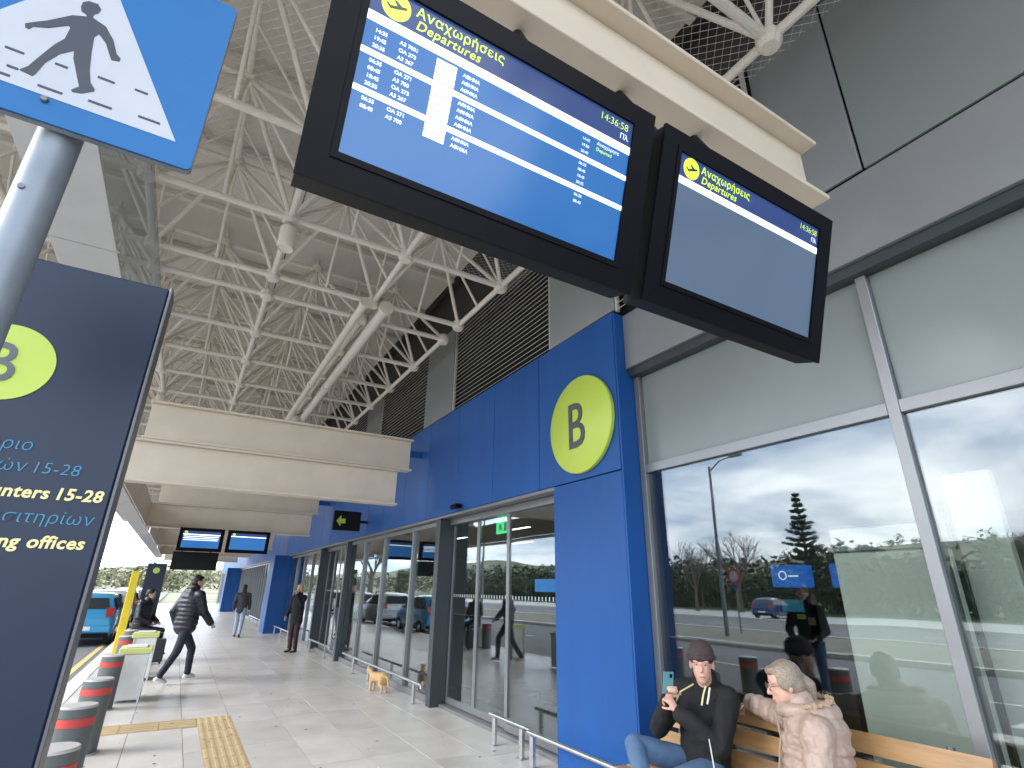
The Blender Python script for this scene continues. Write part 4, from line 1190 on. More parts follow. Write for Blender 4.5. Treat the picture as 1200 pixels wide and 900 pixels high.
# man with the phone on the bench
LM = V((3.25, 2.95, 0))
def W(x, y, z): return V((x, y, z)) - LM
Jm = dict(head=W(3.20, 2.84, 1.165), face=(-0.80, -0.60, -0.03), neck=W(3.285, 2.90, 1.02), chest=W(3.31, 2.93, 0.86), pelvis=W(3.30, 2.98, 0.56), hem=W(3.28, 2.98, 0.52),
          shl=W(3.29, 2.73, 0.965), shr=W(3.29, 3.12, 0.965), elr=W(3.10, 3.18, 0.745), wrr=W(2.985, 2.96, 0.945), ell=W(3.13, 2.70, 0.72), wrl=W(2.97, 2.88, 0.895),
          handr=((-0.05, -0.32, 0.95), (-0.2, -1, -0.3), (0.9, -0.4, 0.1), 1.25, 0.95), handl=((-0.2, 0.55, 0.8), (0.2, 1, -0.3), (-0.9, 0.2, 0.1), 1.2, 0.95),
          hipl=W(3.24, 2.88, 0.53), hipr=W(3.24, 3.08, 0.53), knr=W(2.88, 3.20, 0.655), anr=W(2.70, 2.93, 0.50), knl=W(2.83, 2.90, 0.505), anl=W(2.84, 2.92, 0.085),
          toer=(-0.6, -0.7, -0.25), toel=(-1, -0.1, 0), hs=1.0)
pm, fm = person('man in a dark knit beanie and black jacket holding a phone, seated on the bench', None, LM, Jm,
                dict(jacket=BLKJ, trousers=JEAN, shoes=DSHOE, hat=BEAN, fold=0.032, fscale=9, pad=1.08, deep=0.72, hood=True), 0.010)
face_bits(Jm['head'], fm, pm, 1.0, 0.45)
# collar, drawstrings, zip
m = MB()
seg(m, Jm['neck'] + V((0.055, -0.035, -0.01)), Jm['neck'] + V((0.040, -0.075, 0.075)), 0.035, 0.026, V((0, 1, 0)), 0.6)
seg(m, Jm['neck'] + V((0.055, -0.035, -0.01)), Jm['neck'] + V((0.060, 0.045, 0.065)), 0.035, 0.026, V((0, 1, 0)), 0.6)
organic(m, 'collar', GREYC, pm, 0.008, 2)
CORD = mat('pale_cord', (0.66, 0.58, 0.28), 0.6)
MB().path([W(3.17, 2.80, 1.035), W(3.135, 2.795, 0.99), W(3.115, 2.80, 0.93)], 0.006, 6).build('drawstring', CORD, pm, True)
MB().path([W(3.18, 2.775, 1.03), W(3.15, 2.765, 0.985), W(3.135, 2.77, 0.94)], 0.006, 6).build('drawstring', mat('white_cord', (0.75, 0.74, 0.7), 0.6), pm, True)
MB().path([W(3.20, 2.93, 1.03), W(3.11, 2.97, 0.985), W(3.07, 2.98, 0.93)], 0.005, 6).build('lanyard', CORD, pm, True)
ph = thing('phone', 'teal cased phone held up by the man in the beanie', 'phone', loc=(2.955, 2.925, 1.055))
pa = V((-0.1, -0.25, 0.96)).normalized(); pb = V((-0.9, 0.42, 0.0)); pb = (pb - pa * pb.dot(pa)).normalized(); pc = pa.cross(pb)
MB().obox((0, 0, 0), pb, pa, pc, 0.034, 0.068, 0.0045).build('case', mat('teal_case', (0.10, 0.26, 0.28), 0.3), ph)
MB().obox(-pc * 0.0052, pb, pa, pc, 0.030, 0.062, 0.0006).build('screen', mat('phone_glass', (0.02, 0.03, 0.035), 0.05), ph)
MB().obox(pc * 0.0056 + pa * 0.045 - pb * 0.016, pb, pa, pc, 0.009, 0.012, 0.001).build('camera_bump', BLACKP, ph)
ls = thing('leash', 'thin white leash cord hanging across the lap of the man in the beanie', 'leash')
MB().path([(3.10, 2.76, 0.80), (3.00, 2.66, 0.735), (2.90, 2.56, 0.665), (2.86, 2.50, 0.63)], 0.0035, 6).build('cord', mat('white_cord', (0.75, 0.74, 0.7), 0.6), ls, True)
m = MB(); seg(m, (2.86, 2.50, 0.63), (2.83, 2.42, 0.61), 0.028, 0.020, None, 0.8)
organic(m, 'handle', mat('pink_plastic', (0.62, 0.22, 0.26), 0.35), ls, 0.006, 2)

# woman in the pink coat
LW = V((3.24, 2.2, 0))
def W(x, y, z): return V((x, y, z)) - LW
Jw = dict(head=W(3.20, 2.235, 1.125), face=(-0.74, 0.64, -0.20), headup=(-0.12, 0.12, 1), neck=W(3.25, 2.17, 0.985), chest=W(3.26, 2.13, 0.83), pelvis=W(3.24, 2.15, 0.55), hem=W(3.20, 2.14, 0.47),
          shr=W(3.37, 2.28, 0.925), shl=W(3.11, 2.02, 0.925), elr=W(3.45, 2.50, 0.905), wrr=W(3.49, 2.70, 0.935), ell=W(3.02, 1.99, 0.67), wrl=W(2.87, 2.16, 0.575),
          handr=((0.15, 0.9, -0.3), (-0.2, -0.3, -1), (-1, 0, 0), 0.55, 0.95),
          hipl=W(3.16, 2.06, 0.53), hipr=W(3.26, 2.26, 0.53), knl=W(2.82, 2.22, 0.50), knr=W(2.86, 2.40, 0.50), anl=W(2.80, 2.26, 0.085), anr=W(2.82, 2.44, 0.085),
          toel=(-0.9, 0.3, 0), toer=(-0.9, 0.3, 0), hs=1.0)
pw, fm = person('woman with grey blond ponytail, glasses and pink quilted coat, seated on the bench', None, LW, Jw,
                dict(jacket=PINK, trousers=cloth('grey_leggings', (0.08, 0.08, 0.09)), shoes=DSHOE, hair=HGRY, pony=True, fringe=True, bulge=0.12, pitch=0.072, pad=1.18, deep=0.86, rh=0.19, fold=0.024, fscale=15, smooth=1, hood=True, cuff=0.96), 0.0075)
face_bits(Jw['head'], fm, pw, 1.0, 1.2)
m = MB()   # turned-down hood lying on the shoulders
for i in range(7):
    a = R(-100 + 200 * i / 6); a2 = R(-100 + 200 * (i + 1) / 6) if i < 6 else None
    bk = -V((fm.col[0].x, fm.col[0].y, 0)).normalized(); sd = V((-bk.y, bk.x, 0))
    p = Jw['neck'] + bk * (0.035 + 0.105 * math.cos(a)) + sd * 0.135 * math.sin(a) + UZ * (0.0 + 0.012 * math.cos(a))
    if a2 is not None:
        q = Jw['neck'] + bk * (0.035 + 0.105 * math.cos(a2)) + sd * 0.135 * math.sin(a2) + UZ * (0.0 + 0.012 * math.cos(a2))
        seg(m, p, q, 0.052, 0.052)
for i in range(10):       # high quilted collar round the chin
    a = 2 * math.pi * i / 10; a2 = 2 * math.pi * (i + 1) / 10
    f2 = V((fm.col[0].x, fm.col[0].y, 0)).normalized(); s2 = V((-f2.y, f2.x, 0))
    pq = [Jw['neck'] + f2 * (0.02 + 0.098 * math.cos(t_)) + s2 * 0.098 * math.sin(t_) + UZ * (0.012 + 0.02 * (1 - math.cos(t_)) * 0.5) for t_ in (a, a2)]
    seg(m, pq[0], pq[1], 0.040, 0.040, UZ, 0.9)
organic(m, 'hood', PINK, pw, 0.008, 1, 0.012, 14)
fur = MB()
bk = -f2; sd = V((-bk.y, bk.x, 0)); rngf = random.Random(5)
for i in range(26):
    a = R(-120 + 240 * i / 25)
    p = Jw['neck'] + bk * (0.03 + 0.118 * math.cos(a)) + sd * 0.145 * math.sin(a) + UZ * (0.052 + 0.02 * math.cos(a))
    for _ in range(7):
        d_ = V((rngf.uniform(-1, 1), rngf.uniform(-1, 1), rngf.uniform(-0.2, 1))).normalized()
        seg(fur, p, p + d_ * 0.026, 0.011, 0.004, n=5)
organic(fur, 'fur_trim', mat('tan_fur', (0.36, 0.26, 0.17), 0.8, var=0.3, scale=60), pw, 0.006, 1)
zp = [Jw['neck'] + f2 * 0.155 + UZ * 0.0, Jw['chest'] + f2 * 0.185 + UZ * 0.03, Jw['pelvis'] + f2 * 0.205 + UZ * 0.08]
MB().path(zp, 0.006, 6).build('zip', mat('zip_metal', (0.30, 0.22, 0.18), 0.4), pw)

# standing / walking people
def stand(h=1.75, stride=0.0, armsw=0.15, lean=0.0, facel=(1, 0, 0)):
    s = h / 1.75
    J = dict(head=V((0.03 + lean, 0, 1.625)) * s, face=facel, neck=V((0.0 + lean * .9, 0, 1.475)) * s, chest=V((0.0 + lean * .7, 0, 1.28)) * s, pelvis=V((0, 0, 0.97)) * s,
             shl=V((lean * .8, 0.185, 1.40)) * s, shr=V((lean * .8, -0.185, 1.40)) * s)
    J['ell'] = V((-armsw * 0.6 + lean * .6, 0.235, 1.13)) * s; J['wrl'] = V((-armsw * 0.3 + 0.06 + lean * .5, 0.25, 0.90)) * s
    J['elr'] = V((armsw * 0.5 + lean * .6, -0.235, 1.13)) * s; J['wrr'] = V((armsw + 0.10 + lean * .5, -0.23, 0.92)) * s
    st = stride
    J['hipl'] = V((0.02 * (st > 0), 0.09, 0.92)) * s; J['hipr'] = V((0, -0.09, 0.92)) * s
    J['knl'] = V((st * 0.45 + 0.03, 0.095, 0.50)) * s; J['anl'] = V((st * 0.52, 0.095, 0.085)) * s
    J['knr'] = V((-st * 0.22 + 0.03, -0.095, 0.49)) * s; J['anr'] = V((-st * 0.55, -0.095, 0.085 + abs(st) * 0.05)) * s
    J['toel'] = (1, 0.05, 0.0); J['toer'] = (1, -0.05, -0.25 * (st > 0))
    J['hs'] = s
    return J
J = stand(1.80, 0.62, 0.22, 0.06, (0.9, -0.35, -0.05)); J['hem'] = V((0.02, 0, 0.93))
person('man in a black quilted jacket and white trainers striding across the walkway', None, (0.27, 12.25, 0), J,
       dict(jacket=BLKP, trousers=NAVYT, shoes=WSHOE, hair=HBLK, fringe=True, bulge=0.09, pitch=0.085, pad=1.27, deep=0.82, rh=0.178, hood=True, smooth=2), 0.014, R(35))
J = stand(1.68, 0.0, 0.05); J['wrl'] = V((0.17, 0.06, 1.42)); J['ell'] = V((0.12, 0.22, 1.17)); J['handl'] = ((0.1, -0.3, 0.95), (0, -1, 0), (-1, 0, 0), 1.0, 0.95); J['hem'] = V((0, 0, 0.74))
person('blond woman in a long black coat standing by the windows, hand at her face', None, (2.93, 16.2, 0), J,
       dict(jacket=BLKJ, trousers=MAROON, shoes=DSHOE, hair=HBLO, long=True, fringe=True, rh=0.185), 0.014, R(215))
J = stand(1.66, 0.25, 0.12)
person('distant walker in a dark hooded jacket and pale jeans, seen from behind', None, (2.05, 21.5, 0), J,
       dict(jacket=GREYC, trousers=JEANL, shoes=DSHOE, hair=HBLK, bulge=0.06), 0.018, R(75))
# person seated on the low block by the kerb
bl = thing('seat_block', 'low concrete seat block under the far seated person', 'block', loc=(-0.52, 15.75, 0))
MB().bbox(-0.24, 0.24, -0.25, 0.25, 0.02, 0.55, 0.015).build('block', CONC, bl); MB().bbox(-0.20, 0.20, -0.21, 0.21, 0, 0.019, 0.003).build('plinth', POSTM, bl)
J = dict(head=V((0.06, 0, 1.40)), face=(0.9, 0.2, -0.2), neck=V((0.02, 0, 1.25)), chest=V((0.0, 0, 1.06)), pelvis=V((-0.02, 0, 0.66)), hem=V((-0.02, 0, 0.62)),
         shl=V((0, 0.19, 1.17)), shr=V((0, -0.19, 1.17)), ell=V((0.05, 0.26, 0.92)), elr=V((0.05, -0.27, 0.92)), wrl=V((0.26, 0.16, 0.80)), wrr=V((0.27, -0.14, 0.80)),
         hipl=V((0.05, 0.09, 0.64)), hipr=V((0.05, -0.09, 0.64)), knl=V((0.42, 0.12, 0.62)), knr=V((0.40, -0.12, 0.58)), anl=V((0.43, 0.13, 0.20)), anr=V((0.38, -0.13, 0.085)), toel=(1, 0, 0), toer=(1, 0, 0), hs=0.98)
person('person in a dark puffer jacket sitting at the kerb beyond the bollards', None, (-0.52, 15.75, 0), J,
       dict(jacket=BLKP, trousers=NAVYT, shoes=DSHOE, hair=HBLK, bulge=0.08, pad=1.15, deep=0.85, hood=True), 0.016, R(-25))
su = thing('suitcase', 'small grey suitcase standing beside the far seated person', 'suitcase', loc=(-0.12, 15.1, 0))
MB().bbox(-0.17, 0.17, -0.10, 0.10, 0.04, 0.50, 0.025).build('shell', GREYC, su)
MB().path([(-0.09, 0, 0.50), (-0.09, 0, 0.62), (0.09, 0, 0.62), (0.09, 0, 0.50)], 0.008, 6).build('handle', STEEL, su)
for x in (-0.13, 0.13): MB().lathe((x, -0.02, 0.022), [(0.022, -0.015), (0.022, 0.015)], 10, 'x').build('wheel', TYRE, su)

# person standing behind the totem, seen only as a reflection in the large window
J = stand(1.76, 0.06, 0.1)
J['wrr'] = V((0.34, -0.16, 1.00)); J['elr'] = V((0.10, -0.26, 1.10)); J['wrl'] = V((0.34, 0.16, 1.00)); J['ell'] = V((0.10, 0.26, 1.10))
pi_, fm = person('person in a dark jacket and jeans behind the totem, mirrored in the large window', None, (-1.10, 5.45, 0), J,
                 dict(jacket=BLKJ, trousers=JEAN, shoes=DSHOE, hair=HBLK), 0.016, R(-18))
MB().bbox(0.128, 0.150, -0.02, 0.10, 1.26, 1.33, 0.006).build('patch', mat('hi_vis_patch', (0.55, 0.62, 0.12), 0.5), pi_)
MB().bbox(0.128, 0.152, -0.14, -0.05, 1.18, 1.29, 0.006).build('patch', mat('tan_patch', (0.40, 0.30, 0.16), 0.6), pi_)
for k, y in enumerate((4.62, 3.80)):
    ki = thing('check_in_kiosk', ['dark kiosk with a blue header inside the hall, left of the pair', 'dark kiosk with a blue header inside the hall, right of the pair'][k], 'kiosk', 'kiosks inside the hall', loc=(7.0, y, 0))
    MB().bbox(0, 0.30, -0.20, 0.20, 0, 1.05, 0.01).build('pedestal', BLACKP, ki)
    MB().bbox(0.05, 0.25, -0.20, 0.20, 1.06, 1.62, 0.01).build('head', BLACKP, ki)
    MB().box(0.042, 0.0495, -0.15, 0.15, 1.12 if k else 1.40, 1.55).build('screen', SCRH if k else mat('cyan_screen', (0.02, 0.1, 0.15), 0.2, emit=(0.02, 0.16, 0.28), estr=0.12), ki)
    MB().bbox(0.02, 0.24, -0.24, 0.24, 1.70, 1.98, 0.02).build('header', mat('kiosk_blue', (0.01, 0.06, 0.22), 0.3, emit=(0.005, 0.05, 0.22), estr=0.6), ki)
    MB().lathe((0.012, 0.06, 1.85), [(0.045, 0), (0.06, 0), (0.06, 0.006), (0.045, 0.006), (0.045, 0)], 20, 'x').build('ring_logo', SCRT, ki)
    MB().box(0.012, 0.018, -0.16, -0.02, 1.83, 1.85).build('logo_line', SCRT, ki)

# ginger cat under the rail
ct = thing('cat', 'ginger cat standing on the tiles under the low rail', 'cat', loc=(3.22, 9.82, 0), rz=R(112))
GING = mat('ginger_fur', (0.56, 0.36, 0.17), 0.8, var=0.22, scale=16, stretch=(4, 1, 1), bump=0.3, bscale=80)
m = MB()
seg(m, (-0.13, 0, 0.215), (0.10, 0, 0.215), 0.072, 0.066, UY, 1.1, 16)
ell(m, (-0.15, 0, 0.205), 0.07, 0.068, 0.085, None, 14)
ell(m, (0.12, 0, 0.205), 0.065, 0.060, 0.085, None, 14)
seg(m, (0.14, 0, 0.235), (0.205, 0.0, 0.285), 0.048, 0.042)
ell(m, (0.235, 0, 0.300), 0.052, 0.048, 0.045, None, 14); ell(m, (0.278, 0, 0.288), 0.022, 0.026, 0.018, None, 10)
for sd in (-1, 1):
    seg(m, (0.225, 0.028 * sd, 0.33), (0.218, 0.038 * sd, 0.368), 0.016, 0.004, n=8)
    seg(m, (0.13, 0.042 * sd, 0.19), (0.120, 0.042 * sd, 0.09), 0.032, 0.019); seg(m, (0.120, 0.042 * sd, 0.09), (0.130, 0.042 * sd, 0.022), 0.019, 0.018); seg(m, (0.13, 0.042 * sd, 0.016), (0.155, 0.042 * sd, 0.014), 0.018, 0.015)
    seg(m, (-0.15, 0.045 * sd, 0.20), (-0.115, 0.050 * sd, 0.125), 0.052, 0.032); seg(m, (-0.115, 0.050 * sd, 0.125), (-0.185, 0.050 * sd, 0.085), 0.030, 0.019)
    seg(m, (-0.185, 0.05 * sd, 0.085), (-0.170, 0.05 * sd, 0.022), 0.018, 0.017); seg(m, (-0.17, 0.05 * sd, 0.016), (-0.140, 0.05 * sd, 0.014), 0.018, 0.015)
organic(m, 'body', GING, ct, 0.007, 3)
MB().path([(-0.20, 0, 0.24), (-0.26, 0.01, 0.22), (-0.30, 0.03, 0.15), (-0.335, 0.05, 0.10)], [0.020, 0.018, 0.016, 0.012], 10).build('tail', GING, ct, True)
for sd in (-1, 1): ell(MB(), (0.278, 0.022 * sd, 0.307), 0.005, 0.007, 0.007).build('eye', mat('cat_eye', (0.1, 0.08, 0.02), 0.2), ct, True)

# ------------------------------------------------------------------ cars
GLS = mat('car_glass', (0.02, 0.025, 0.03), 0.06, spec=0.7)
REDL = mat('tail_lamp', (0.34, 0.025, 0.025), 0.2)
CLRL = mat('head_lamp', (0.7, 0.72, 0.75), 0.1)
PLATE = mat('number_plate', (0.75, 0.75, 0.72), 0.5)
def car(label, loc, rz, paint, tall=1.48, L=3.7, w=1.66):
    c = thing('parked_car', label, 'car', 'cars parked along the road', loc, rz)
    # local: +x forward, z up; rear at x=0
    sec = [  # x, z bottom, z belt, z roof (or bonnet), half width
        (0.00, 0.42, 0.72, 0.74, 0.70), (0.05, 0.30, 0.92, 0.96, 0.78), (0.12, 0.26, 0.98, 1.04, 0.81), (0.36, 0.22, 1.00, tall - 0.13, 0.82), (0.68, 0.20, 0.99, tall - 0.02, 0.83), (1.40, 0.20, 0.97, tall + 0.01, 0.83),
        (2.05, 0.20, 0.95, tall - 0.08, 0.83), (2.75, 0.20, 0.93, 0.98, 0.82), (3.20, 0.21, 0.86, 0.90, 0.80), (3.52, 0.24, 0.74, 0.77, 0.75), (3.66, 0.30, 0.58, 0.60, 0.66)]
    m = MB(); k = L / 3.7; rings = []
    for (x, zb, zl, zr, hw) in sec:
        hw *= w / 1.66; glass = zr - zl > 0.15
        tw = hw * (0.76 if glass else 0.93)
        pts = [(-hw * .92, zb), (-hw, zb + 0.12), (-hw, (zb + zl) / 2), (-hw * .965, zl), (-tw, zr - 0.05 if glass else zr - .01), (-tw * .8, zr), (0, zr + 0.015), (tw * .8, zr), (tw, zr - 0.05 if glass else zr - .01), (hw * .965, zl), (hw, (zb + zl) / 2), (hw, zb + 0.12), (hw * .92, zb)]
        rings.append([(x * k, y, z) for (y, z) in pts])
    n = len(rings[0]); vs = [p for r_ in rings for p in r_]; fs = []
    for i in range(len(rings) - 1):
        for j in range(n):
            a = i * n + j; b = i * n + (j + 1) % n
            fs.append((a, b, b + n, a + n))
    fs += [tuple(range(n)), tuple(range((len(rings) - 1) * n + n - 1, (len(rings) - 1) * n - 1, -1))]
    m.add(vs, fs); body = m.build('body', paint, c, True)
    hw = w / 2
    # windows
    for sd in (-1, 1):
        for (x0, x1, a, b) in ((0.42, 1.15, 0, 0), (1.22, 2.02, 0, .0), ):
            xm = x1 + (0.42 if x0 > 1 else 0)
            g = MB(); y0, y1 = sd * hw * .972, sd * hw * .80
            z0, z1 = 1.0, tall - 0.12
            q = [(x0 - .1, y0, z0), (xm, y0, z0 - .02), (x1, y1, z1), (x0 + .02, y1, z1)]
            q2 = [(p[0], p[1] + sd * 0.014, p[2] + 0.006) for p in q]
            g.add(q + q2, [(0, 1, 2, 3), (7, 6, 5, 4), (0, 4, 5, 1), (1, 5, 6, 2), (2, 6, 7, 3), (3, 7, 4, 0)]).build('side_window', GLS, c)
        MB().bbox(2.05 * k, 2.22 * k, sd * (hw + 0.10) - 0.07, sd * (hw + 0.10) + 0.07, 0.95, 1.07, 0.03).build('mirror', paint, c)
        MB().obox((0.035, sd * hw * .78, 0.93), V((0, 1, 0)), V((0.25, 0, 0.97)).normalized(), V((0.97, 0, -0.25)).normalized(), 0.10, 0.13, 0.05).build('tail_light', REDL, c)
        MB().obox((3.52 * k, sd * hw * .68, 0.68), V((0, 1, 0)), V((-0.4, 0, 0.9)).normalized(), V((0.9, 0, 0.4)).normalized(), 0.15, 0.07, 0.05).build('headlight', CLRL, c)
        for x in (0.62 * k, 2.98 * k):
            wh = MB().lathe((x, sd * (hw - 0.10), 0.29), [(0.16, -0.10), (0.27, -0.10), (0.29, -0.07), (0.29, 0.07), (0.27, 0.10), (0.16, 0.10)], 24, 'y').build('wheel', TYRE, c, True)
            MB().lathe((x, sd * (hw - 0.10), 0.29), [(0, -0.105), (0.08, -0.10), (0.17, -0.092), (0.17, 0.092), (0.08, 0.10), (0, 0.105)], 20, 'y').build('rim', STEEL, wh, True)
    MB().add([(0.085, -0.60, 1.03), (0.085, 0.60, 1.03), (0.33, 0.50, tall - 0.13), (0.33, -0.50, tall - 0.13), (0.125, -0.60, 1.03), (0.125, 0.60, 1.03), (0.37, 0.50, tall - 0.13), (0.37, -0.50, tall - 0.13)],
             [(3, 2, 1, 0), (4, 5, 6, 7), (0, 1, 5, 4), (1, 2, 6, 5), (2, 3, 7, 6), (3, 0, 4, 7)]).build('rear_window', GLS, c)
    MB().add([(2.10 * k, -0.58, tall - 0.10), (2.10 * k, 0.58, tall - 0.10), (2.72 * k, 0.68, 1.00), (2.72 * k, -0.68, 1.00), (2.14 * k, -0.58, tall - 0.08), (2.14 * k, 0.58, tall - 0.08), (2.76 * k, 0.68, 1.02), (2.76 * k, -0.68, 1.02)],
             [(3, 2, 1, 0), (4, 5, 6, 7), (0, 1, 5, 4), (1, 2, 6, 5), (2, 3, 7, 6), (3, 0, 4, 7)]).build('windscreen', GLS, c)
    MB().bbox(-0.05, 0.10, -hw * .93, hw * .93, 0.36, 0.58, 0.04).build('rear_bumper', paint, c)
    MB().bbox(-0.058, -0.049, -0.26, 0.26, 0.60 - .16, 0.55, 0.002).build('number_plate', PLATE, c)
    MB().bbox(-0.02, 0.1, -hw * .88, hw * .88, 0.24, 0.355, 0.02).build('bumper_underside', BLACKP, c)
    MB().bbox(3.60 * k, 3.70 * k, -hw * .8, hw * .8, 0.30, 0.50, 0.03).build('front_bumper', paint, c)
    return c
def paint(n, col): return mat(n, col, 0.28, 0.15, spec=0.5, coat=0.6)
car('light blue hatchback parked at the kerb, seen from behind', (-2.22, 21.3, -0.13), R(90), paint('blue_car_paint', (0.03, 0.27, 0.48)), 1.46)
car('silver car parked ahead of the blue hatchback', (-2.30, 27.0, -0.13), R(90), paint('silver_car_paint', (0.50, 0.51, 0.52)), 1.50, 4.1, 1.72)
car('dark grey car parked third along the kerb', (-2.28, 33.0, -0.13), R(90), paint('grey_car_paint', (0.10, 0.105, 0.11)), 1.48, 4.2, 1.74)
car('white car parked fourth along the kerb', (-2.28, 39.0, -0.13), R(90), paint('white_car_paint', (0.62, 0.62, 0.60)), 1.52, 4.2, 1.74)
car('blue car in the parking lot, mirrored in the large window', (-30.5, 27.5, -0.16), R(170), paint('deep_blue_paint', (0.02, 0.05, 0.16)), 1.45, 4.0)
car('white car in the parking lot, mirrored in the door glass', (-31.0, 44.0, -0.16), R(185), paint('white_car_paint', (0.62, 0.62, 0.60)), 1.45, 4.0)
car('red car in the parking lot, mirrored in the door glass', (-31.0, 49.0, -0.16), R(178), paint('red_car_paint', (0.38, 0.03, 0.03)), 1.45, 4.0)
car('black car in the parking lot, mirrored in the door glass', (-30.8, 54.0, -0.16), R(182), paint('black_car_paint', (0.02, 0.02, 0.022)), 1.45, 4.0)

# ------------------------------------------------------------------ landscape across the road
def hash2(x, y):
    return (math.sin(x * 12.9898 + y * 78.233) * 43758.5453) % 1.0
def vnoise(x, y):
    xi, yi = math.floor(x), math.floor(y); fx, fy = x - xi, y - yi
    fx = fx * fx * (3 - 2 * fx); fy = fy * fy * (3 - 2 * fy)
    a, b, c_, d = hash2(xi, yi), hash2(xi + 1, yi), hash2(xi, yi + 1), hash2(xi + 1, yi + 1)
    return a + (b - a) * fx + (c_ - a) * fy + (a - b - c_ + d) * fx * fy
def hill_h(x, y):
    d = max(0.0, -x - 70.0); e = 0.35 * max(0.0, y - 150.0)
    t = min(1.0, math.hypot(d, e) / 420.0); t = t * t * (3 - 2 * t)
    return -0.2 + t * (16 + 22 * vnoise(x * 0.006 + 3, y * 0.006) + 10 * vnoise(x * 0.02, y * 0.02))
NXh, NYh = 46, 70
vs = []; fs = []
for i in range(NXh):
    for j in range(NYh):
        x = -60 - 900 * (i / (NXh - 1)) ** 1.3; y = -250 + 1150 * j / (NYh - 1)
        vs.append((x, y, hill_h(x, y) - 0.05))
for i in range(NXh - 1):
    for j in range(NYh - 1):
        a = i * NYh + j; fs.append((a, a + 1, a + NYh + 1, a + NYh))
struct(MB().add(vs, fs).build('hills', EARTH, None, True))
vs = []; fs = []
for i in range(30):
    for j in range(24):
        x = -60 + 260 * i / 29; y = 160 + 740 * (j / 23) ** 1.3
        vs.append((x, y, hill_h(x, y) * min(1, 0.25 + abs(x + 60) * 0 + 0.75) - 0.05))
for i in range(29):
    for j in range(23):
        a = i * 24 + j; fs.append((a, a + 24, a + 25, a + 1))
struct(MB().add(vs, fs).build('hills', EARTH, None, True))

def leaf_cloud(m, c, rx, ry, rz, n, s, rng):
    for _ in range(n):
        while True:
            a, b, d = rng.uniform(-1, 1), rng.uniform(-1, 1), rng.uniform(-1, 1)
            r2 = a * a + b * b + d * d
            if r2 <= 1 and rng.random() < 0.25 + 0.75 * r2: break
        p = V((c[0] + a * rx, c[1] + b * ry, c[2] + d * rz))
        nrm = (V((a, b, d + 0.3)) + V((rng.uniform(-1, 1), rng.uniform(-1, 1), rng.uniform(-1, 1))) * 0.9).normalized()
        u, w = frame_for(nrm); ss = s * rng.uniform(0.6, 1.3)
        t = rng.uniform(0, 6.28); u2 = u * math.cos(t) + w * math.sin(t); w2 = nrm.cross(u2)
        m.add([p - u2 * ss, p - w2 * ss * 0.55, p + u2 * ss, p + w2 * ss * 0.55 + nrm * ss * 0.15], [(0, 1, 2, 3)])
rng = random.Random(3)
for name, material, n0, lab in (('woodland', LEAFD, 520, 'dark wood covering the hills across the road'), ('scrub', LEAFO, 420, 'olive scrub and bare thickets scattered over the hills')):
    m = MB()
    for _ in range(n0):
        x = -62 - rng.random() ** 1.6 * 420; y = rng.uniform(-80, 520)
        if rng.random() < 0.35: x = rng.uniform(-66, -50); y = rng.uniform(5, 130)
        h = rng.uniform(3, 6.5) if name == 'woodland' else rng.uniform(1.8, 4)
        w_ = h * rng.uniform(0.5, 0.8)
        leaf_cloud(m, (x, y, max(hill_h(x, y), -0.2) + h * 0.55), w_, w_, h * 0.6, 110 if x > -160 else 50, h * (0.085 if x > -160 else 0.15), rng)
    o = m.build(name, material, None, kind='stuff'); o['label'] = lab; o['category'] = 'trees'
m = MB()
for _ in range(260):
    x = rng.uniform(-60, 190); y = 170 + rng.random() ** 1.5 * 300; h = rng.uniform(3, 7)
    leaf_cloud(m, (x, y, hill_h(x, y) + h * 0.5), h * .6, h * .6, h * .6, 80, h * 0.11, rng)
o = m.build('woodland', LEAFO, None, kind='stuff'); o['label'] = 'green wood on the hill beyond the end of the walkway'; o['category'] = 'trees'

def branch(m, p, d, L, r, depth, rng, spread=0.5):
    q = p + d * L
    m.tube(p, q, r, r * 0.68, 6 if depth > 2 else 4, False)
    if depth <= 0: return
    for _ in range(3 if depth > 1 else 4):
        dd = (d + V((rng.uniform(-1, 1), rng.uniform(-1, 1), rng.uniform(-0.35, 0.7))) * spread).normalized()
        branch(m, p.lerp(q, rng.uniform(0.55, 1.0)), dd, L * rng.uniform(0.6, 0.82), r * 0.58, depth - 1, rng, spread * 1.08)
def bare_tree(label, loc, h, seed):
    rng = random.Random(seed)
    t = thing('bare_tree', label, 'tree', 'bare winter trees', loc)
    MB().path([(0, 0, 0), (0.05, 0.02, h * .18), (0.02, -0.03, h * .36)], [h * .028, h * .022, h * .018], 10).build('trunk', BARK, t, True)
    m = MB()
    for k in range(5):
        a = 2 * math.pi * k / 5 + rng.random()
        branch(m, V((0.02, -0.03, h * (.26 + .02 * k))), V((math.cos(a) * .55, math.sin(a) * .55, 0.9)).normalized(), h * .24, h * .011, 4, rng)
    m.build('crown', BARK, t)
def leafy_tree(label, loc, h, seed, material=LEAF):
    rng = random.Random(seed)
    t = thing('leafy_tree', label, 'tree', 'leafy trees across the road', loc)
    m = MB(); m.path([(0, 0, 0), (0.1, 0, h * .3), (0.05, 0.1, h * .6)], [h * .03, h * .022, h * .012], 8)
    for k in range(6):
        a = k * 1.05; m.tube((0.07, 0.05, h * (.3 + .05 * k)), (math.cos(a) * h * .25, math.sin(a) * h * .25, h * (.5 + .06 * k)), h * .01, h * .004, 5, False)
    m.build('trunk', BARK, t)
    m = MB()
    for k in range(14):
        a = rng.uniform(0, 6.28); r = rng.uniform(0, h * .28)
        leaf_cloud(m, (math.cos(a) * r, math.sin(a) * r, h * rng.uniform(.42, .88)), h * .16, h * .16, h * .12, 110, h * .022, rng)
    m.build('crown', material, t)
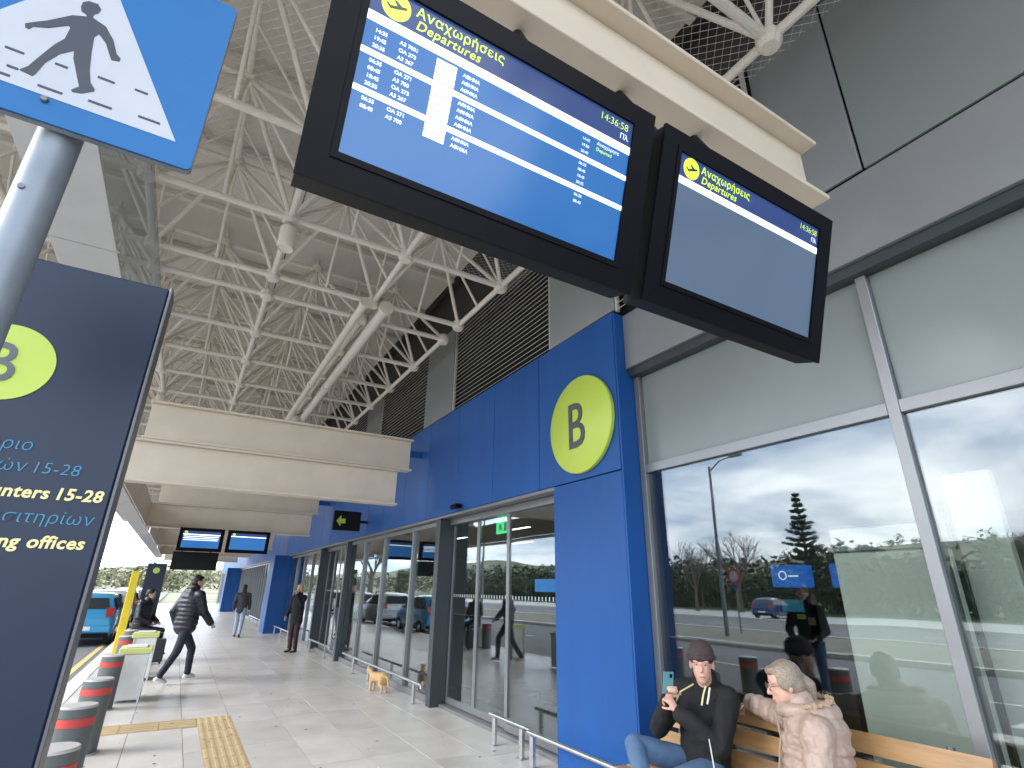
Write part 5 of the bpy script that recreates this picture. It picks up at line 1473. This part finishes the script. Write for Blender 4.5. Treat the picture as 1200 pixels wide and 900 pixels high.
def norfolk_pine(label, loc, h):
    rng = random.Random(11)
    t = thing('pine_tree', label, 'tree', None, loc)
    MB().path([(0, 0, 0), (0, 0, h * .5), (0, 0, h)], [h * .022, h * .014, h * .003], 8).build('trunk', BARK, t, True)
    m = MB(); z = h * .18
    while z < h * .98:
        L = (1 - z / h) * h * .30 + 0.15
        for k in range(6):
            a = 2 * math.pi * k / 6 + z
            a += rng.uniform(-0.25, 0.25); d = V((math.cos(a), math.sin(a), rng.uniform(-0.05, 0.32))) * rng.uniform(0.6, 1.12)
            prev = V((0, 0, z))
            for s_ in range(6):
                q = V((0, 0, z)) + d * L * (s_ + 1) / 6 + UZ * (0.10 * L * ((s_ + 1) / 6) ** 2)
                m.tube(prev, q, 0.03, 0.02, 4, False)
                for e in range(5):
                    leaf_cloud(m, tuple(prev.lerp(q, e / 5)), 0.20, 0.20, 0.14, 4, 0.12, rng)
                prev = q
        z += h * rng.uniform(0.038, 0.062)
    m.build('crown', LEAFD, t)
norfolk_pine('tall tiered pine across the road, mirrored in the large window', (-45, 32.2, -0.2), 11.5)
bare_tree('bare tree mirrored in the left of the large window', (-40, 36.5, -0.2), 8.6, 5)
bare_tree('second bare tree mirrored beside the lamp post', (-39, 41.0, -0.2), 7.5, 9)
bare_tree('bare tree beyond the parked cars left of the walkway', (-9.5, 56, -0.1), 9.0, 21)
bare_tree('small bare tree far left behind the parked cars', (-13.5, 47, -0.1), 6.0, 33)
bare_tree('bare tree mirrored at the right edge of the large window', (-38, 14.0, -0.2), 7.0, 41)
leafy_tree('round green tree low behind the parked cars', (-10.6, 50, -0.1), 3.4, 2)
leafy_tree('green tree mirrored in the door glass', (-46, 58, -0.2), 6.5, 4)
leafy_tree('olive green tree mirrored next to the tiered pine', (-48, 24, -0.2), 6.0, 6, LEAFO)
leafy_tree('dark green tree mirrored behind the round red sign', (-47, 47, -0.2), 5.6, 8, LEAFD)
# hedge in front of the wood
m = MB()
for y in range(4, 130, 1):
    leaf_cloud(m, (-51 + math.sin(y * .4), y, 1.5 + 0.5 * math.sin(y * 1.3)), 1.6, 1.2, 2.0, 130, 0.15, rng)
h_ = tag(m.build('hedge', LEAFD), 'long dark hedge beyond the parking lot, mirrored in the glazing', 'hedge')

# lamp post and round sign across the road
lp = thing('street_lamp', 'tall grey street lamp across the road, mirrored in the large window', 'lamp', loc=(-12, 15.8, -0.02))
MB().lathe((0, 0, 0), [(0.09, 0), (0.085, 1.0), (0.05, 6.9), (0, 6.95)], 14).build('pole', GALV, lp, True)
MB().path([(0, 0, 6.7), (0.05, -0.6, 7.05), (0.1, -1.3, 7.15)], 0.03, 8).build('arm', GALV, lp)
MB().bbox(0.0, 0.2, -1.85, -1.25, 7.08, 7.20, 0.03).build('lamp_head', GALV, lp)
sg = thing('round_road_sign', 'round red ringed road sign across the road, mirrored in the large window', 'sign', loc=(-14, 16.7, -0.02))
MB().tube((0, 0, 0), (0, 0, 2.65), 0.03).build('pole', GALV, sg)
MB().lathe((0.04, 0, 2.35), [(0, 0), (0.34, 0), (0.34, 0.02), (0, 0.02)], 32, 'x').build('plate', mat('sign_red', (0.5, 0.04, 0.04), 0.4), sg)
MB().lathe((0.062, 0, 2.35), [(0, 0), (0.23, 0), (0.23, 0.004), (0, 0.004)], 32, 'x').build('centre', SIGNW, sg)
MB().prism([(-0.18, 1.98), (0.18, 1.98), (0, 1.68)], V((0.045, 0, 0)), UY, UZ, 0, 0.02).build('lower_plate', SIGNB, sg)
for k, (x, y) in enumerate(((-10.3, 34.0), (-10.3, 58.0))):
    l2 = copy_tree(lp); l2.location = (x, y, -0.02); l2['label'] = ['street lamp on the verge left of the parked cars', 'street lamp far off on the verge'][k]; l2['group'] = 'street lamps on the verge'
